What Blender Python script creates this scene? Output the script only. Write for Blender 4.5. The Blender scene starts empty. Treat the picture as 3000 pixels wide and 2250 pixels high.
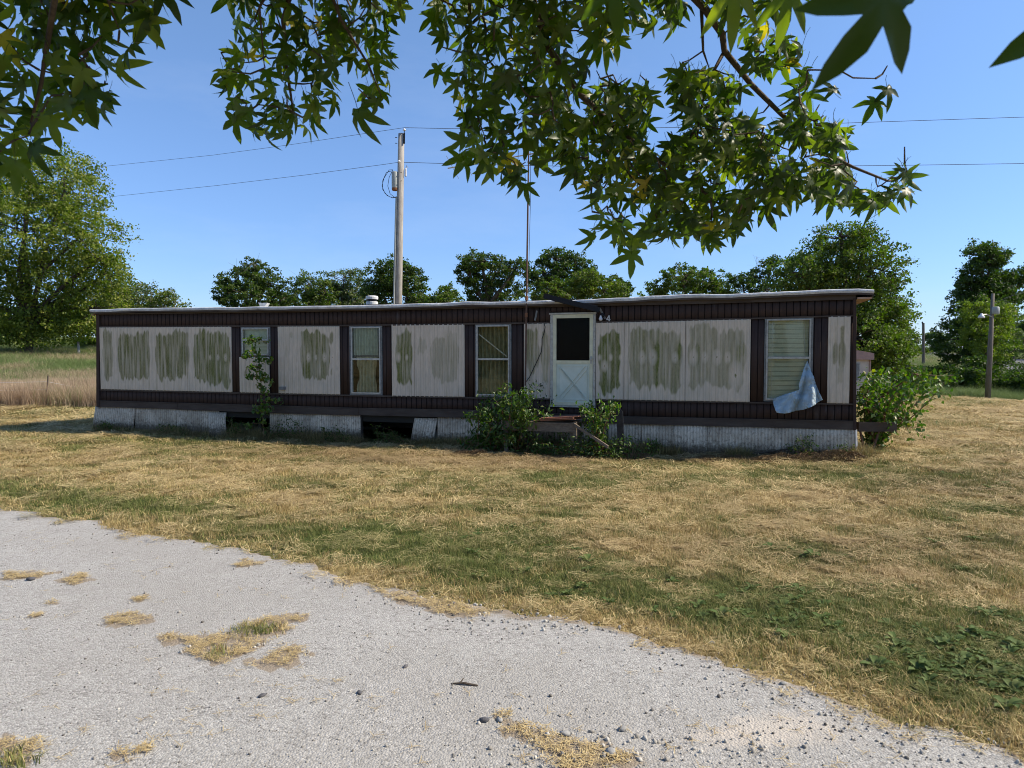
import bpy, math, random
import numpy as np
from mathutils import Vector, Matrix

# ------------------------------------------------------------------ camera, sky, sun, exposure
sc = bpy.context.scene
col = sc.collection
CAM_Z = 1.65
PITCH = math.radians(2.43)
F = 2000.0                                    # focal length in photo pixels (photo 3000 x 2250)
cd = bpy.data.cameras.new("camera"); cam = bpy.data.objects.new("camera", cd); col.objects.link(cam)
cam.location = (0, 0, CAM_Z); cam.rotation_euler = (math.pi/2 - PITCH, 0, 0)
cd.sensor_width = 36; cd.lens = 24.0; cd.clip_start = 0.05; cd.clip_end = 3000
cd.dof.use_dof = True; cd.dof.focus_distance = 10.0; cd.dof.aperture_fstop = 9.0
sc.camera = cam
SUN = Vector((1.126, -0.02, 1.02)).normalized()
sun_el = math.asin(SUN.z); sun_az = math.atan2(SUN.x, SUN.y)
w = bpy.data.worlds.new("World"); sc.world = w; w.use_nodes = True
nt = w.node_tree; bg = nt.nodes["Background"]
sky = nt.nodes.new("ShaderNodeTexSky"); sky.sky_type = 'NISHITA'; sky.sun_disc = False
sky.sun_elevation = sun_el; sky.sun_rotation = sun_az
sky.air_density = 1.15; sky.dust_density = 0.15; sky.ozone_density = 3.2; sky.altitude = 300
tcw = nt.nodes.new("ShaderNodeTexCoord"); sxw = nt.nodes.new("ShaderNodeSeparateXYZ"); nt.links.new(tcw.outputs['Generated'], sxw.inputs[0])
rw = nt.nodes.new("ShaderNodeValToRGB"); nt.links.new(sxw.outputs[2], rw.inputs[0])     # the low sky is a little deeper blue, alike all round
rw.color_ramp.elements[0].position = 0.0; rw.color_ramp.elements[0].color = (.45, .575, .88, 1)
rw.color_ramp.elements[1].position = .42; rw.color_ramp.elements[1].color = (.78, .86, .98, 1)
mw = nt.nodes.new("ShaderNodeMix"); mw.data_type = 'RGBA'; mw.blend_type = 'MULTIPLY'; mw.inputs[0].default_value = 1
nt.links.new(sky.outputs[0], mw.inputs[6]); nt.links.new(rw.outputs[0], mw.inputs[7])
cn = nt.nodes.new("ShaderNodeTexNoise"); cn.inputs['Scale'].default_value = 2.2; cn.inputs['Detail'].default_value = 8; cn.inputs['Roughness'].default_value = .62
cm = nt.nodes.new("ShaderNodeMapping"); cm.inputs['Scale'].default_value = (1, 1, 3.5); nt.links.new(tcw.outputs['Generated'], cm.inputs[0]); nt.links.new(cm.outputs[0], cn.inputs['Vector'])
cr = nt.nodes.new("ShaderNodeValToRGB"); cr.color_ramp.elements[0].position = .5; cr.color_ramp.elements[0].color = (0, 0, 0, 1); cr.color_ramp.elements[1].position = .85; cr.color_ramp.elements[1].color = (.12, .12, .12, 1); nt.links.new(cn.outputs['Fac'], cr.inputs[0])
mw2 = nt.nodes.new("ShaderNodeMix"); mw2.data_type = 'RGBA'; nt.links.new(cr.outputs[0], mw2.inputs[0]); nt.links.new(mw.outputs[2], mw2.inputs[6]); mw2.inputs[7].default_value = (5.2, 5.6, 6.2, 1)   # faint high wisps
nt.links.new(mw2.outputs[2], bg.inputs[0]); bg.inputs[1].default_value = 0.125
sd = bpy.data.lights.new("sun", 'SUN'); sd.energy = 4.3; sd.angle = math.radians(0.53); sd.color = (1, .90, .74)
so = bpy.data.objects.new("sun", sd); col.objects.link(so); so.rotation_euler = SUN.to_track_quat('Z', 'Y').to_euler()
so.location = (30, 0, 30)
sc.view_settings.view_transform = 'Standard'; sc.view_settings.look = 'None'
sc.view_settings.gamma = 1.0; sc.view_settings.use_curve_mapping = False
sc.view_settings.exposure = 0.62
sc.cycles.max_bounces = 6; sc.cycles.transparent_max_bounces = 8
sc.cycles.use_denoising = True; sc.cycles.filter_width = 1.0

rnd = random.Random(7); rs = np.random.RandomState(11)

# ------------------------------------------------------------------ geometry of the view (pixels of the photo -> points in the place)
cp, sp = math.cos(PITCH), math.sin(PITCH)
FW = np.array([0, cp, -sp]); UP = np.array([0, sp, cp])
def ray(px, py):
    return np.array([(px-1500)/F, 0, 0]) + UP*((1125-py)/F) + FW
def at(px, py, D):                           # the point seen at a pixel, D metres away along y
    r = ray(px, py); return np.array([0, 0, CAM_Z]) + r*(D/r[1])
def project(x, y, z):
    d = np.stack([x, y, z-CAM_Z], -1)
    dep = d @ FW; dep = np.where(np.abs(dep) < 1e-3, 1e-3, dep)
    return 1500 + F*d[..., 0]/dep, 1125 - F*(d @ UP)/dep

# ------------------------------------------------------------------ terrain
CP = np.array([
 (0,-6,0.02),(0,0,0),(-3,4,0),(3,3,0),(0,6,-.02),(5,5,-.02),(-6,8,-.06),(0,9,-.08),(8,8,-.04),
 (-14,12,-.2),(-10.2,16.4,-.2),(-5,14.6,-.22),(0,13,-.21),(3,12.2,-.19),(5.9,11.5,-.08),(7.5,11.3,-.06),(-9,20,-.22),(7,15.5,-.15),
 (12,14,-.12),(14,22,-.3),(19,33,-.38),(24,30,-.6),(26.4,38,-.82),(30,36,-1.0),(34,40,-1.0),
 (-18,24.5,-.28),(-14,27,-.2),(-30,26,-.3),(-22,36,.25),(-30,48,1.0),(-40,70,2.3),(-62,110,4.3),(-110,150,6),(-30,110,3.5),
 (0,30,-.2),(0,60,.3),(10,90,1.2),(20,60,.3),(28,70,.6),
 (38,44,-.1),(43,56,.35),(51,72,1.0),(64,105,1.75),(72,125,2.15),(45,100,1.5),(80,60,1.2),(60,44,.2),
 (0,200,2.5),(100,200,2.8),(-200,250,8),(300,300,4),(0,700,6),(500,700,6),(-600,700,9),(900,100,4),(-900,100,5),(0,-60,0),(-60,-30,-.5),(60,-30,0),(-500,-300,0),(500,-300,0)], float)
def _phi(r): return np.sqrt(r*r + 4.0)
_d = np.hypot(CP[:, None, 0]-CP[None, :, 0], CP[:, None, 1]-CP[None, :, 1])
_n = len(CP); _A = np.zeros((_n+1, _n+1)); _A[:_n, :_n] = _phi(_d); _A[_n, :_n] = 1; _A[:_n, _n] = 1
_w = np.linalg.solve(_A, np.concatenate([CP[:, 2], [0]]))
_lat = np.random.RandomState(5).rand(256, 256)
def vnoise(x, y, s=1.0, ox=0):
    x = np.asarray(x, float)/s + 1000.3 + ox; y = np.asarray(y, float)/s + 1000.7 + ox*1.7
    xi = np.floor(x).astype(int); yi = np.floor(y).astype(int); fx = x-xi; fy = y-yi
    fx = fx*fx*(3-2*fx); fy = fy*fy*(3-2*fy)
    a = _lat[xi % 256, yi % 256]; b = _lat[(xi+1) % 256, yi % 256]; c = _lat[xi % 256, (yi+1) % 256]; d = _lat[(xi+1) % 256, (yi+1) % 256]
    return (a*(1-fx)+b*fx)*(1-fy) + (c*(1-fx)+d*fx)*fy
def fbm(x, y, s=1.0, o=3, ox=0):
    v = 0; a = .5; t = 0
    for i in range(o):
        v = v + a*vnoise(x, y, s/2**i, ox+i*13.1); t += a; a *= .55
    return v/t
def T(x, y):
    x = np.asarray(x, float); y = np.asarray(y, float); sh = x.shape
    xf = x.ravel(); yf = y.ravel(); out = np.full(xf.shape, _w[_n])
    for k in range(_n): out = out + _w[k]*_phi(np.hypot(xf-CP[k, 0], yf-CP[k, 1]))
    out = out.reshape(sh)
    rough = np.clip((y-4.5)/5, 0, 1)
    return out + rough*(vnoise(x, y, 1.3)-.5)*.05 + rough*(vnoise(x, y, 4.)-.5)*.07
def Tz(x, y): return float(T(np.array([x]), np.array([y]))[0])
def G(px, py):                               # ground point seen at a pixel
    r = ray(px, py); o = np.array([0, 0, CAM_Z]); t = 1.0; st = .25
    if r[2] > -1e-4: t0 = 20.
    while t < 400:
        p = o + r*t
        if p[2] < Tz(p[0], p[1]): break
        t += st; st *= 1.03
    lo, hi = t-st, t
    for _ in range(16):
        m = (lo+hi)/2; p = o+r*m
        if p[2] < Tz(p[0], p[1]): hi = m
        else: lo = m
    return o + r*hi

# ------------------------------------------------------------------ objects and tags
def tag(o, label=None, cat=None, group=None, kind=None):
    if label: o['label'] = label
    if cat: o['category'] = cat
    if group: o['group'] = group
    if kind: o['kind'] = kind
    return o
def empty(name, loc, label=None, cat=None, group=None):
    o = bpy.data.objects.new(name, None); col.objects.link(o); o.location = tuple(loc); o.empty_display_size = .2
    bpy.context.view_layer.update()
    return tag(o, label, cat, group)
def link(name, me, m, parent=None, loc=None):
    o = bpy.data.objects.new(name, me); col.objects.link(o)
    if m is not None and len(me.materials) == 0: me.materials.append(m)
    if parent is not None:
        o.parent = parent
        w_ = Vector((0, 0, 0)); q = parent
        while q is not None: w_ += q.location; q = q.parent
        o.location = -w_
    if loc is not None: o.location = loc
    return o
class MB:
    def __init__(s): s.v = []; s.f = []; s.n = 0; s.at = {}
    def add(s, v, f):
        v = [tuple(map(float, p)) for p in v]
        s.f += [tuple(i+s.n for i in q) for q in f]; s.v += v; s.n += len(v)
    def box8(s, c):                          # 8 corners: bottom ring 0-3, top ring 4-7
        s.add(c, [(0, 3, 2, 1), (4, 5, 6, 7), (0, 1, 5, 4), (1, 2, 6, 5), (2, 3, 7, 6), (3, 0, 4, 7)])
    def box(s, lo, hi):
        a, b = lo, hi
        s.box8([(a[0], a[1], a[2]), (b[0], a[1], a[2]), (b[0], b[1], a[2]), (a[0], b[1], a[2]), (a[0], a[1], b[2]), (b[0], a[1], b[2]), (b[0], b[1], b[2]), (a[0], b[1], b[2])])
    def beam(s, p, q, w_, h_, up=(0, 0, 1)):
        p = Vector(p); q = Vector(q); d = (q-p).normalized(); u = Vector(up)
        sd_ = d.cross(u)
        if sd_.length < 1e-4: sd_ = d.cross(Vector((1, 0, 0)))
        sd_.normalize(); u = sd_.cross(d)
        a = sd_*w_/2; b = u*h_/2
        s.box8([p-a-b, p+a-b, q+a-b, q-a-b, p-a+b, p+a+b, q+a+b, q-a+b])
    def tube(s, pts, r, k=6, cap=True):
        pts = [Vector(p) for p in pts]; m = len(pts)
        if not hasattr(r, '__len__'): r = [r]*m
        v = []; ref = Vector((.31, .17, .93))
        for i, p in enumerate(pts):
            d = (pts[min(i+1, m-1)] - pts[max(i-1, 0)])
            if d.length < 1e-9: d = Vector((0, 0, 1))
            d.normalize(); a = d.cross(ref)
            if a.length < .05: a = d.cross(Vector((1, 0, 0)))
            a.normalize(); b = d.cross(a)
            for j in range(k):
                t = 2*math.pi*j/k; v.append(p + (a*math.cos(t)+b*math.sin(t))*r[i])
        f = [(i*k+j, i*k+(j+1) % k, (i+1)*k+(j+1) % k, (i+1)*k+j) for i in range(m-1) for j in range(k)]
        if cap: f += [tuple(range(k))[::-1], tuple(range((m-1)*k, m*k))]
        s.add(v, f)
    def lathe(s, c, prof, k=16, ax=(0, 0, 1)):
        ax = Vector(ax).normalized(); c = Vector(c); a = ax.orthogonal().normalized(); b = ax.cross(a)
        v = []
        for (r, h) in prof:
            for j in range(k):
                t = 2*math.pi*j/k; v.append(c + ax*h + (a*math.cos(t)+b*math.sin(t))*r)
        m = len(prof)
        f = [(i*k+j, i*k+(j+1) % k, (i+1)*k+(j+1) % k, (i+1)*k+j) for i in range(m-1) for j in range(k)]
        f += [tuple(range(k))[::-1], tuple(range((m-1)*k, m*k))]
        s.add(v, f)
    def mesh(s, name, smooth=False):
        me = bpy.data.meshes.new(name); me.from_pydata(s.v, [], s.f); me.validate(); me.update()
        if smooth: me.polygons.foreach_set('use_smooth', [True]*len(me.polygons))
        return me
    def build(s, name, m, parent=None, smooth=False): return link(name, s.mesh(name, smooth), m, parent)
def np_mesh(name, V, Fc, attrs=None, smooth=False):
    me = bpy.data.meshes.new(name); V = np.asarray(V, np.float32); Fc = np.asarray(Fc, np.int32); k = Fc.shape[1]
    me.vertices.add(len(V)); me.vertices.foreach_set('co', V.ravel())
    me.loops.add(Fc.size); me.loops.foreach_set('vertex_index', Fc.ravel())
    me.polygons.add(len(Fc)); me.polygons.foreach_set('loop_start', np.arange(0, Fc.size, k, dtype=np.int32))
    me.update(calc_edges=True)
    if smooth: me.polygons.foreach_set('use_smooth', np.ones(len(Fc), bool))
    for n_, a in (attrs or {}).items():
        at_ = me.attributes.new(n_, 'FLOAT', 'POINT'); at_.data.foreach_set('value', np.asarray(a, np.float32))
    return me

# ------------------------------------------------------------------ materials
class NB:
    def __init__(s, name):
        s.m = bpy.data.materials.new(name); s.m.use_nodes = True; s.t = s.m.node_tree
        s.b = s.t.nodes["Principled BSDF"]; s.out = s.t.nodes["Material Output"]; s._pos = None
    def n(s, typ, **kw):
        nd = s.t.nodes.new(typ)
        for k, v in kw.items(): setattr(nd, k, v)
        return nd
    def l(s, a, b): s.t.links.new(a, b)
    def set(s, sock, v):
        if isinstance(v, bpy.types.NodeSocket): s.l(v, sock)
        else: sock.default_value = v
    def pos(s, scale=None):
        if s._pos is None: s._pos = s.n("ShaderNodeNewGeometry").outputs['Position']
        if scale is None: return s._pos
        v = s.n("ShaderNodeVectorMath", operation='MULTIPLY'); s.l(s._pos, v.inputs[0]); v.inputs[1].default_value = scale; return v.outputs[0]
    def noise(s, scale, detail=4, rough=.55, vec=None, dist=0):
        nd = s.n("ShaderNodeTexNoise"); nd.inputs['Scale'].default_value = scale; nd.inputs['Detail'].default_value = detail
        nd.inputs['Roughness'].default_value = rough; nd.inputs['Distortion'].default_value = dist
        s.l(vec if vec is not None else s.pos(), nd.inputs['Vector']); return nd.outputs['Fac']
    def voro(s, scale, feat='F1', out='Distance', vec=None):
        nd = s.n("ShaderNodeTexVoronoi", feature=feat); nd.inputs['Scale'].default_value = scale
        s.l(vec if vec is not None else s.pos(), nd.inputs['Vector']); return nd.outputs[out]
    def ramp(s, fac, stops):
        nd = s.n("ShaderNodeValToRGB"); e = nd.color_ramp.elements
        while len(e) < len(stops): e.new(.5)
        for i, (p, c) in enumerate(stops):
            e[i].position = p; e[i].color = (c, c, c, 1) if not hasattr(c, '__len__') else (*c, 1)
        s.l(fac, nd.inputs[0]); return nd.outputs[0]
    def mix(s, fac, a, b, blend='MIX'):
        nd = s.n("ShaderNodeMix", data_type='RGBA', blend_type=blend)
        s.set(nd.inputs[0], fac)
        for i, v in ((6, a), (7, b)):
            if isinstance(v, tuple) and len(v) == 3: v = (*v, 1)
            s.set(nd.inputs[i], v)
        return nd.outputs[2]
    def math(s, op, a, b=0.):
        nd = s.n("ShaderNodeMath", operation=op); s.set(nd.inputs[0], a); s.set(nd.inputs[1], b); return nd.outputs[0]
    def attr(s, name, typ='GEOMETRY'):
        nd = s.n("ShaderNodeAttribute", attribute_name=name, attribute_type=typ); return nd.outputs['Fac']
    def bump(s, h, strength=.3, dist=.01):
        nd = s.n("ShaderNodeBump"); nd.inputs['Strength'].default_value = strength; nd.inputs['Distance'].default_value = dist
        s.l(h, nd.inputs['Height']); s.l(nd.outputs[0], s.b.inputs['Normal']); return nd
    def col(s, c):
        if isinstance(c, tuple): c = (*c, 1)
        s.set(s.b.inputs['Base Color'], c); return s
    def rough(s, r, spec=.5, metal=0):
        s.set(s.b.inputs['Roughness'], r); s.b.inputs['Specular IOR Level'].default_value = spec; s.b.inputs['Metallic'].default_value = metal; return s
    def translucent(s, colr, fac):
        tr = s.n("ShaderNodeBsdfTranslucent"); s.set(tr.inputs[0], colr if not isinstance(colr, tuple) else (*colr, 1))
        mx = s.n("ShaderNodeMixShader"); mx.inputs[0].default_value = fac
        s.l(s.b.outputs[0], mx.inputs[1]); s.l(tr.outputs[0], mx.inputs[2]); s.l(mx.outputs[0], s.out.inputs[0])

def simple(name, c, c2=None, scale=3., rough=.8, spec=.3, bump=0, metal=0, stretch=None):
    b = NB(name); v = b.pos(stretch) if stretch else None
    nz = b.noise(scale, 5, .6, v)
    b.col(b.mix(b.ramp(nz, [(.3, 0.), (.7, 1.)]), c, c2 or tuple(x*.7 for x in c))); b.rough(rough, spec, metal)
    if bump: b.bump(b.noise(scale*6, 4, .6, v), bump, .01)
    return b.m
def leafmat(name, stops, transl=.35, tcol=(.16, .26, .02), rough=.55, spec=.35):
    b = NB(name); c = b.ramp(b.attr('v'), stops)
    b.col(c); b.rough(rough, spec)
    b.translucent(b.mix(1., c, (tcol[0]*6, tcol[1]*6, tcol[2]*6), 'MULTIPLY'), transl); return b.m

MAT = {}
MAT['bark'] = simple('bark', (.13, .1, .075), (.05, .04, .03), 6, .95, .1, .6, stretch=(3, 3, .6))
MAT['bark_pale'] = simple('pale_bark', (.3, .26, .2), (.14, .12, .09), 6, .95, .1, .5, stretch=(3, 3, .6))
MAT['twig'] = simple('twig_bark', (.14, .1, .07), (.06, .045, .035), 40, .8, .2, .3)
MAT['oak'] = leafmat('oak_leaves', [(0, (.03, .05, .011)), (.5, (.06, .09, .017)), (.9, (.12, .15, .03)), (1, (.13, .15, .04))])
MAT['mid'] = leafmat('green_leaves', [(0, (.045, .075, .014)), (.5, (.10, .135, .023)), (.9, (.19, .21, .04)), (1, (.16, .18, .05))])
MAT['walnut'] = leafmat('walnut_leaves', [(0, (.085, .115, .02)), (.5, (.165, .195, .03)), (.88, (.28, .27, .045)), (1, (.3, .26, .04))], .4)
MAT['grey'] = leafmat('grey_green_leaves', [(0, (.07, .09, .045)), (.6, (.13, .15, .07)), (1, (.22, .22, .12))])  # grey-green leaves, paled so that some haze sits in the colour
MAT['yellow'] = leafmat('yellow_green_leaves', [(0, (.06, .09, .02)), (.6, (.12, .15, .03)), (1, (.24, .22, .06))], .4)
MAT['poke'] = leafmat('pokeweed_leaves', [(0, (.04, .075, .014)), (.6, (.075, .125, .023)), (.93, (.13, .18, .035)), (1, (.2, .2, .05))], .35, rough=.45, spec=.5)
MAT['poke2'] = leafmat('sunlit_weed_leaves', [(0, (.05, .1, .015)), (.6, (.1, .16, .025)), (.93, (.17, .2, .04)), (1, (.35, .28, .05))], .4, rough=.45, spec=.5)
def gum_leaf():
    b = NB('sweetgum_leaf'); v = b.attr('v')
    r = v
    c = b.ramp(r, [(0, (.028, .046, .010)), (.4, (.05, .078, .013)), (.75, (.085, .115, .02)), (.97, (.15, .165, .03)), (.985, (.33, .24, .03)), (1, (.4, .26, .07))])
    geo = b.n("ShaderNodeNewGeometry").outputs['Backfacing']
    c2 = b.mix(b.math('MULTIPLY', geo, .75), c, b.mix(.55, c, (.22, .27, .15)))
    nz = b.noise(60, 4)
    c3 = b.mix(b.ramp(nz, [(.35, 0.), (.75, .5)]), c2, b.mix(.5, c2, (.03, .045, .01)))
    b.col(c3); b.rough(.42, .42)
    b.translucent(b.mix(1., c, (2.3, 2.8, .4), 'MULTIPLY'), .48)
    return b.m
MAT['gum'] = gum_leaf()

def ground_colors(b, typ):
    g = b.attr('g', typ); br = b.attr('b', typ)
    return g, br
def m_ground():
    b = NB('dry_lawn_ground'); g, br = b.attr('g'), b.attr('b')
    n1 = b.noise(9, 6, .7); n2 = b.noise(55, 5, .7)
    straw = b.mix(b.ramp(n2, [(.3, 0.), (.68, 1.)]), (.19, .135, .055), (.56, .43, .20))
    green = b.mix(b.ramp(n2, [(.35, 0.), (.7, 1.)]), (.03, .045, .012), (.14, .17, .04))
    brown = b.mix(b.ramp(n2, [(.35, 0.), (.65, 1.)]), (.07, .045, .025), (.33, .22, .12))
    gg = b.math('ADD', g, b.math('MULTIPLY', b.math('SUBTRACT', n1, .5), 1.2))
    c = b.mix(b.ramp(gg, [(.25, 0.), (.75, 1.)]), straw, green)
    bb = b.math('ADD', br, b.math('MULTIPLY', b.math('SUBTRACT', n1, .5), -.8))
    c = b.mix(b.ramp(bb, [(.3, 0.), (.8, .85)]), c, brown)
    b.col(c); b.rough(.95, .1); b.bump(b.noise(70, 5, .75), .9, .03); return b.m
MAT['ground'] = m_ground()
def m_blade(name, straw, straw2, green, green2, brown, tr=.3):
    b = NB(name); g, br = b.attr('g', 'INSTANCER'), b.attr('b', 'INSTANCER'); v = b.attr('v')
    s1 = b.mix(v, (*straw, 1), (*straw2, 1)); g1 = b.mix(v, (*green, 1), (*green2, 1))
    t = b.math('ADD', g, b.math('MULTIPLY', b.math('SUBTRACT', b.math('FRACT', b.math('MULTIPLY', v, 7.31)), .5), .55))
    c = b.mix(b.ramp(t, [(.44, 0.), (.56, 1.)]), s1, g1)
    c = b.mix(b.math('MULTIPLY', br, .75), c, (*brown, 1))
    b.col(c); b.rough(.7, .25); b.translucent(c, tr); return b.m
MAT['blade'] = m_blade('grass_blade', (.74, .58, .26), (.30, .205, .08), (.075, .11, .022), (.27, .29, .085), (.22, .14, .07))
MAT['straw'] = m_blade('cut_straw', (.76, .60, .30), (.32, .22, .095), (.42, .36, .15), (.2, .18, .06), (.26, .17, .09), .15)
MAT['tall'] = m_blade('tall_grass', (.62, .47, .32), (.4, .29, .18), (.13, .2, .06), (.24, .3, .1), (.4, .27, .2), .35)
MAT['weedleaf'] = m_blade('broad_weed_leaf', (.20, .24, .07), (.12, .15, .04), (.06, .105, .022), (.13, .19, .05), (.12, .1, .04), .3)

def m_drive():
    b = NB('weathered_asphalt')
    big = b.noise(.55, 5, .6); med = b.noise(5, 5, .65)
    cell = b.voro(95, 'F1', 'Color'); sep = b.n("ShaderNodeSeparateColor"); b.l(cell, sep.inputs[0])
    cell2 = b.voro(42, 'F1', 'Distance')
    base = b.mix(b.ramp(sep.outputs[0], [(0, 0.), (.12, .3), (.8, .75), (1, 1.)]), (.15, .138, .12), (.55, .52, .47))
    base = b.mix(b.ramp(med, [(.3, 0.), (.7, .55)]), base, (.46, .44, .40))
    base = b.mix(b.ramp(big, [(.42, 0.), (.62, .5)]), base, (.33, .305, .265))
    fine = b.noise(220, 3, .7)
    base = b.mix(b.ramp(fine, [(.3, .55), (.5, 0.)]), base, (.1, .095, .09))
    crv = b.n("ShaderNodeVectorMath", operation='ADD'); nn = b.n("ShaderNodeTexNoise"); nn.inputs['Scale'].default_value = 2.5; nn.inputs['Detail'].default_value = 5
    b.l(b.pos(), nn.inputs['Vector']); b.l(b.pos(), crv.inputs[0]); 
    sc_ = b.n("ShaderNodeVectorMath", operation='SCALE'); b.l(nn.outputs['Color'], sc_.inputs[0]); sc_.inputs['Scale'].default_value = .6; b.l(sc_.outputs[0], crv.inputs[1])
    crack = b.voro(.9, 'DISTANCE_TO_EDGE', 'Distance', crv.outputs[0])
    ck = b.math('MULTIPLY', b.ramp(crack, [(0, 1.), (.005, 0.)]), b.ramp(b.noise(1.3, 2), [(.55, 0.), (.65, .5)]))
    base = b.mix(ck, base, (.08, .07, .06))
    sand = b.attr('sand'); base = b.mix(b.ramp(b.math('ADD', sand, b.math('MULTIPLY', b.math('SUBTRACT', b.noise(14, 5, .7), .5), 1.1)), [(.4, 0.), (.8, .85)]), base, b.mix(b.noise(90, 3), (.42, .36, .29), (.6, .54, .46)))
    dirt = b.attr('dirt'); base = b.mix(b.ramp(b.math('ADD', dirt, b.math('MULTIPLY', b.math('SUBTRACT', b.noise(20, 5, .75), .5), 1.4)), [(.45, 0.), (.75, .8)]), base, (.27, .21, .14))
    b.col(base); b.rough(.9, .25)
    h = b.math('ADD', b.math('MULTIPLY', b.voro(95), -1.), b.math('MULTIPLY', fine, .6)); b.bump(b.math('SUBTRACT', h, b.math('MULTIPLY', ck, 2.)), .8, .006); return b.m
MAT['drive'] = m_drive()
MAT['road'] = simple('road_asphalt', (.15, .147, .145), (.11, .107, .105), 3, .9, .2, .3)
def m_stone():
    b = NB('stone'); v = b.n("ShaderNodeObjectInfo").outputs['Random']
    r = b.attr('rv', 'INSTANCER')
    b.col(b.ramp(r, [(0, (.10, .09, .08)), (.25, (.25, .23, .2)), (.6, (.40, .37, .32)), (1, (.58, .54, .47))])); b.rough(.9, .2); b.bump(b.noise(150, 4), .5, .004); return b.m
MAT['stone'] = m_stone()
MAT['rock'] = simple('dark_rock', (.07, .07, .075), (.14, .13, .13), 30, .85, .3, .5)

def m_beige():
    b = NB('beige_corrugated_metal'); st = b.attr('stain'); gr = b.attr('green'); sv = b.pos((6, 6, 1.1))
    n1 = b.noise(7, 6, .65, sv); n2 = b.noise(60, 5, .7, b.pos((1, 1, .25))); n3 = b.noise(2.2, 4, .6)
    base = b.mix(b.ramp(n1, [(.3, 0.), (.75, 1.)]), (.72, .60, .47), (.58, .465, .345))
    base = b.mix(b.ramp(n3, [(.45, 0.), (.7, .4)]), base, (.46, .42, .34))
    mold = b.mix(b.ramp(n2, [(.3, 0.), (.7, 1.)]), (.09, .085, .022), (.25, .225, .09))
    moldg = b.mix(b.ramp(n2, [(.3, 0.), (.7, 1.)]), (.05, .066, .005), (.19, .205, .035))
    m_ = b.mix(gr, mold, moldg)
    k = b.math('MULTIPLY', st, b.ramp(b.math('ADD', n1, b.math('MULTIPLY', b.math('SUBTRACT', n2, .5), .5)), [(.42, 1.), (.95, .75)]))
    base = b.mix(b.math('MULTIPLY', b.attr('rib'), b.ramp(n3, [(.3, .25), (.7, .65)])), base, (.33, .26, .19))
    c = b.mix(k, base, m_)
    b.col(c); b.rough(.6, .3); b.bump(b.noise(40, 4), .12, .004); return b.m
MAT['beige'] = m_beige()
def m_brown():
    b = NB('brown_painted_siding'); n1 = b.noise(5, 6, .65, b.pos((3, 3, .5))); n2 = b.noise(40, 5, .7)
    c = b.mix(b.ramp(n1, [(.35, 0.), (.8, 1.)]), (.052, .033, .027), (.075, .051, .042))
    c = b.mix(b.ramp(b.noise(1.1, 5, .7, b.pos((2.5, 2.5, .45))), [(.62, 0.), (.78, .5)]), c, (.16, .15, .15))
    c = b.mix(b.ramp(n2, [(.68, 0.), (.8, .6)]), c, (.15, .13, .12))
    c = b.mix(b.math('MULTIPLY', b.attr('rib'), .8), c, (.012, .009, .009))
    b.col(c); b.rough(.75, .08); b.bump(b.noise(8, 3), .15, .01); return b.m
MAT['brown'] = m_brown()
MAT['browntrim'] = simple('brown_trim', (.066, .048, .038), (.10, .078, .063), 2.5, .8, .1, .2, stretch=(1, 1, 4))
MAT['darkwood'] = simple('dark_weathered_wood', (.035, .027, .022), (.075, .06, .05), 9, .85, .2, .4)
def m_skirt():
    b = NB('skirting_metal'); n1 = b.noise(3, 6, .7); n2 = b.noise(16, 6, .75); n3 = b.noise(50, 4, .6, b.pos((1, 1, .3)))
    c = b.mix(b.ramp(n1, [(.35, 0.), (.75, 1.)]), (.80, .67, .51), (.50, .395, .28))
    c = b.mix(b.ramp(b.noise(1.6, 4, .6), [(.42, 0.), (.62, .6)]), c, (.30, .24, .17))
    c = b.mix(b.ramp(n2, [(.52, 0.), (.7, .8)]), c, (.15, .115, .08))
    c = b.mix(b.ramp(n3, [(.54, 0.), (.68, .6)]), c, (.19, .115, .07))
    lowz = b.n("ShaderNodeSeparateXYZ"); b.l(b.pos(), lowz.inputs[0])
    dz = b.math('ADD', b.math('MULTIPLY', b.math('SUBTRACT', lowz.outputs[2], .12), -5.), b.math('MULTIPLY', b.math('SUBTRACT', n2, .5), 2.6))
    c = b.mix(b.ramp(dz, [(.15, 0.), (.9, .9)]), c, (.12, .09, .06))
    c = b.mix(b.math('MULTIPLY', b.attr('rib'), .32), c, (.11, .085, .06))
    b.col(c); b.rough(.8, .08); b.bump(n2, .2, .01); return b.m
MAT['skirt'] = m_skirt()
def m_roof():
    b = NB('roof_coating'); n1 = b.noise(7, 6, .75); c = b.mix(b.ramp(n1, [(.35, 0.), (.7, 1.)]), (.66, .66, .65), (.4, .39, .38))
    c = b.mix(b.ramp(b.noise(18, 5, .8), [(.6, 0.), (.72, .85)]), c, (.1, .09, .08))
    b.col(c); b.rough(.85, .2); b.bump(b.noise(9, 5, .7), .7, .03); return b.m
MAT['roof'] = m_roof()
MAT['soffit'] = simple('peach_soffit', (.5, .33, .22), (.36, .22, .15), 5, .8, .2)
MAT['alu'] = simple('dull_aluminium', (.52, .50, .44), (.32, .3, .26), 14, .5, .5, .1, metal=.3)
MAT['flange'] = simple('grey_window_flange', (.24, .24, .23), (.13, .13, .12), 14, .6, .4, .1)
MAT['door'] = simple('mint_storm_door', (.66, .69, .58), (.54, .58, .47), 4, .45, .4, .05)
MAT['doorframe'] = simple('cream_door_frame', (.72, .68, .47), (.58, .54, .36), 8, .5, .4, .05)
MAT['innerdoor'] = simple('dark_inner_door', (.02, .014, .011), (.03, .02, .016), 5, .5, .3)
MAT['screw'] = simple('screw', (.12, .11, .1), None, 20, .5, .4)
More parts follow.
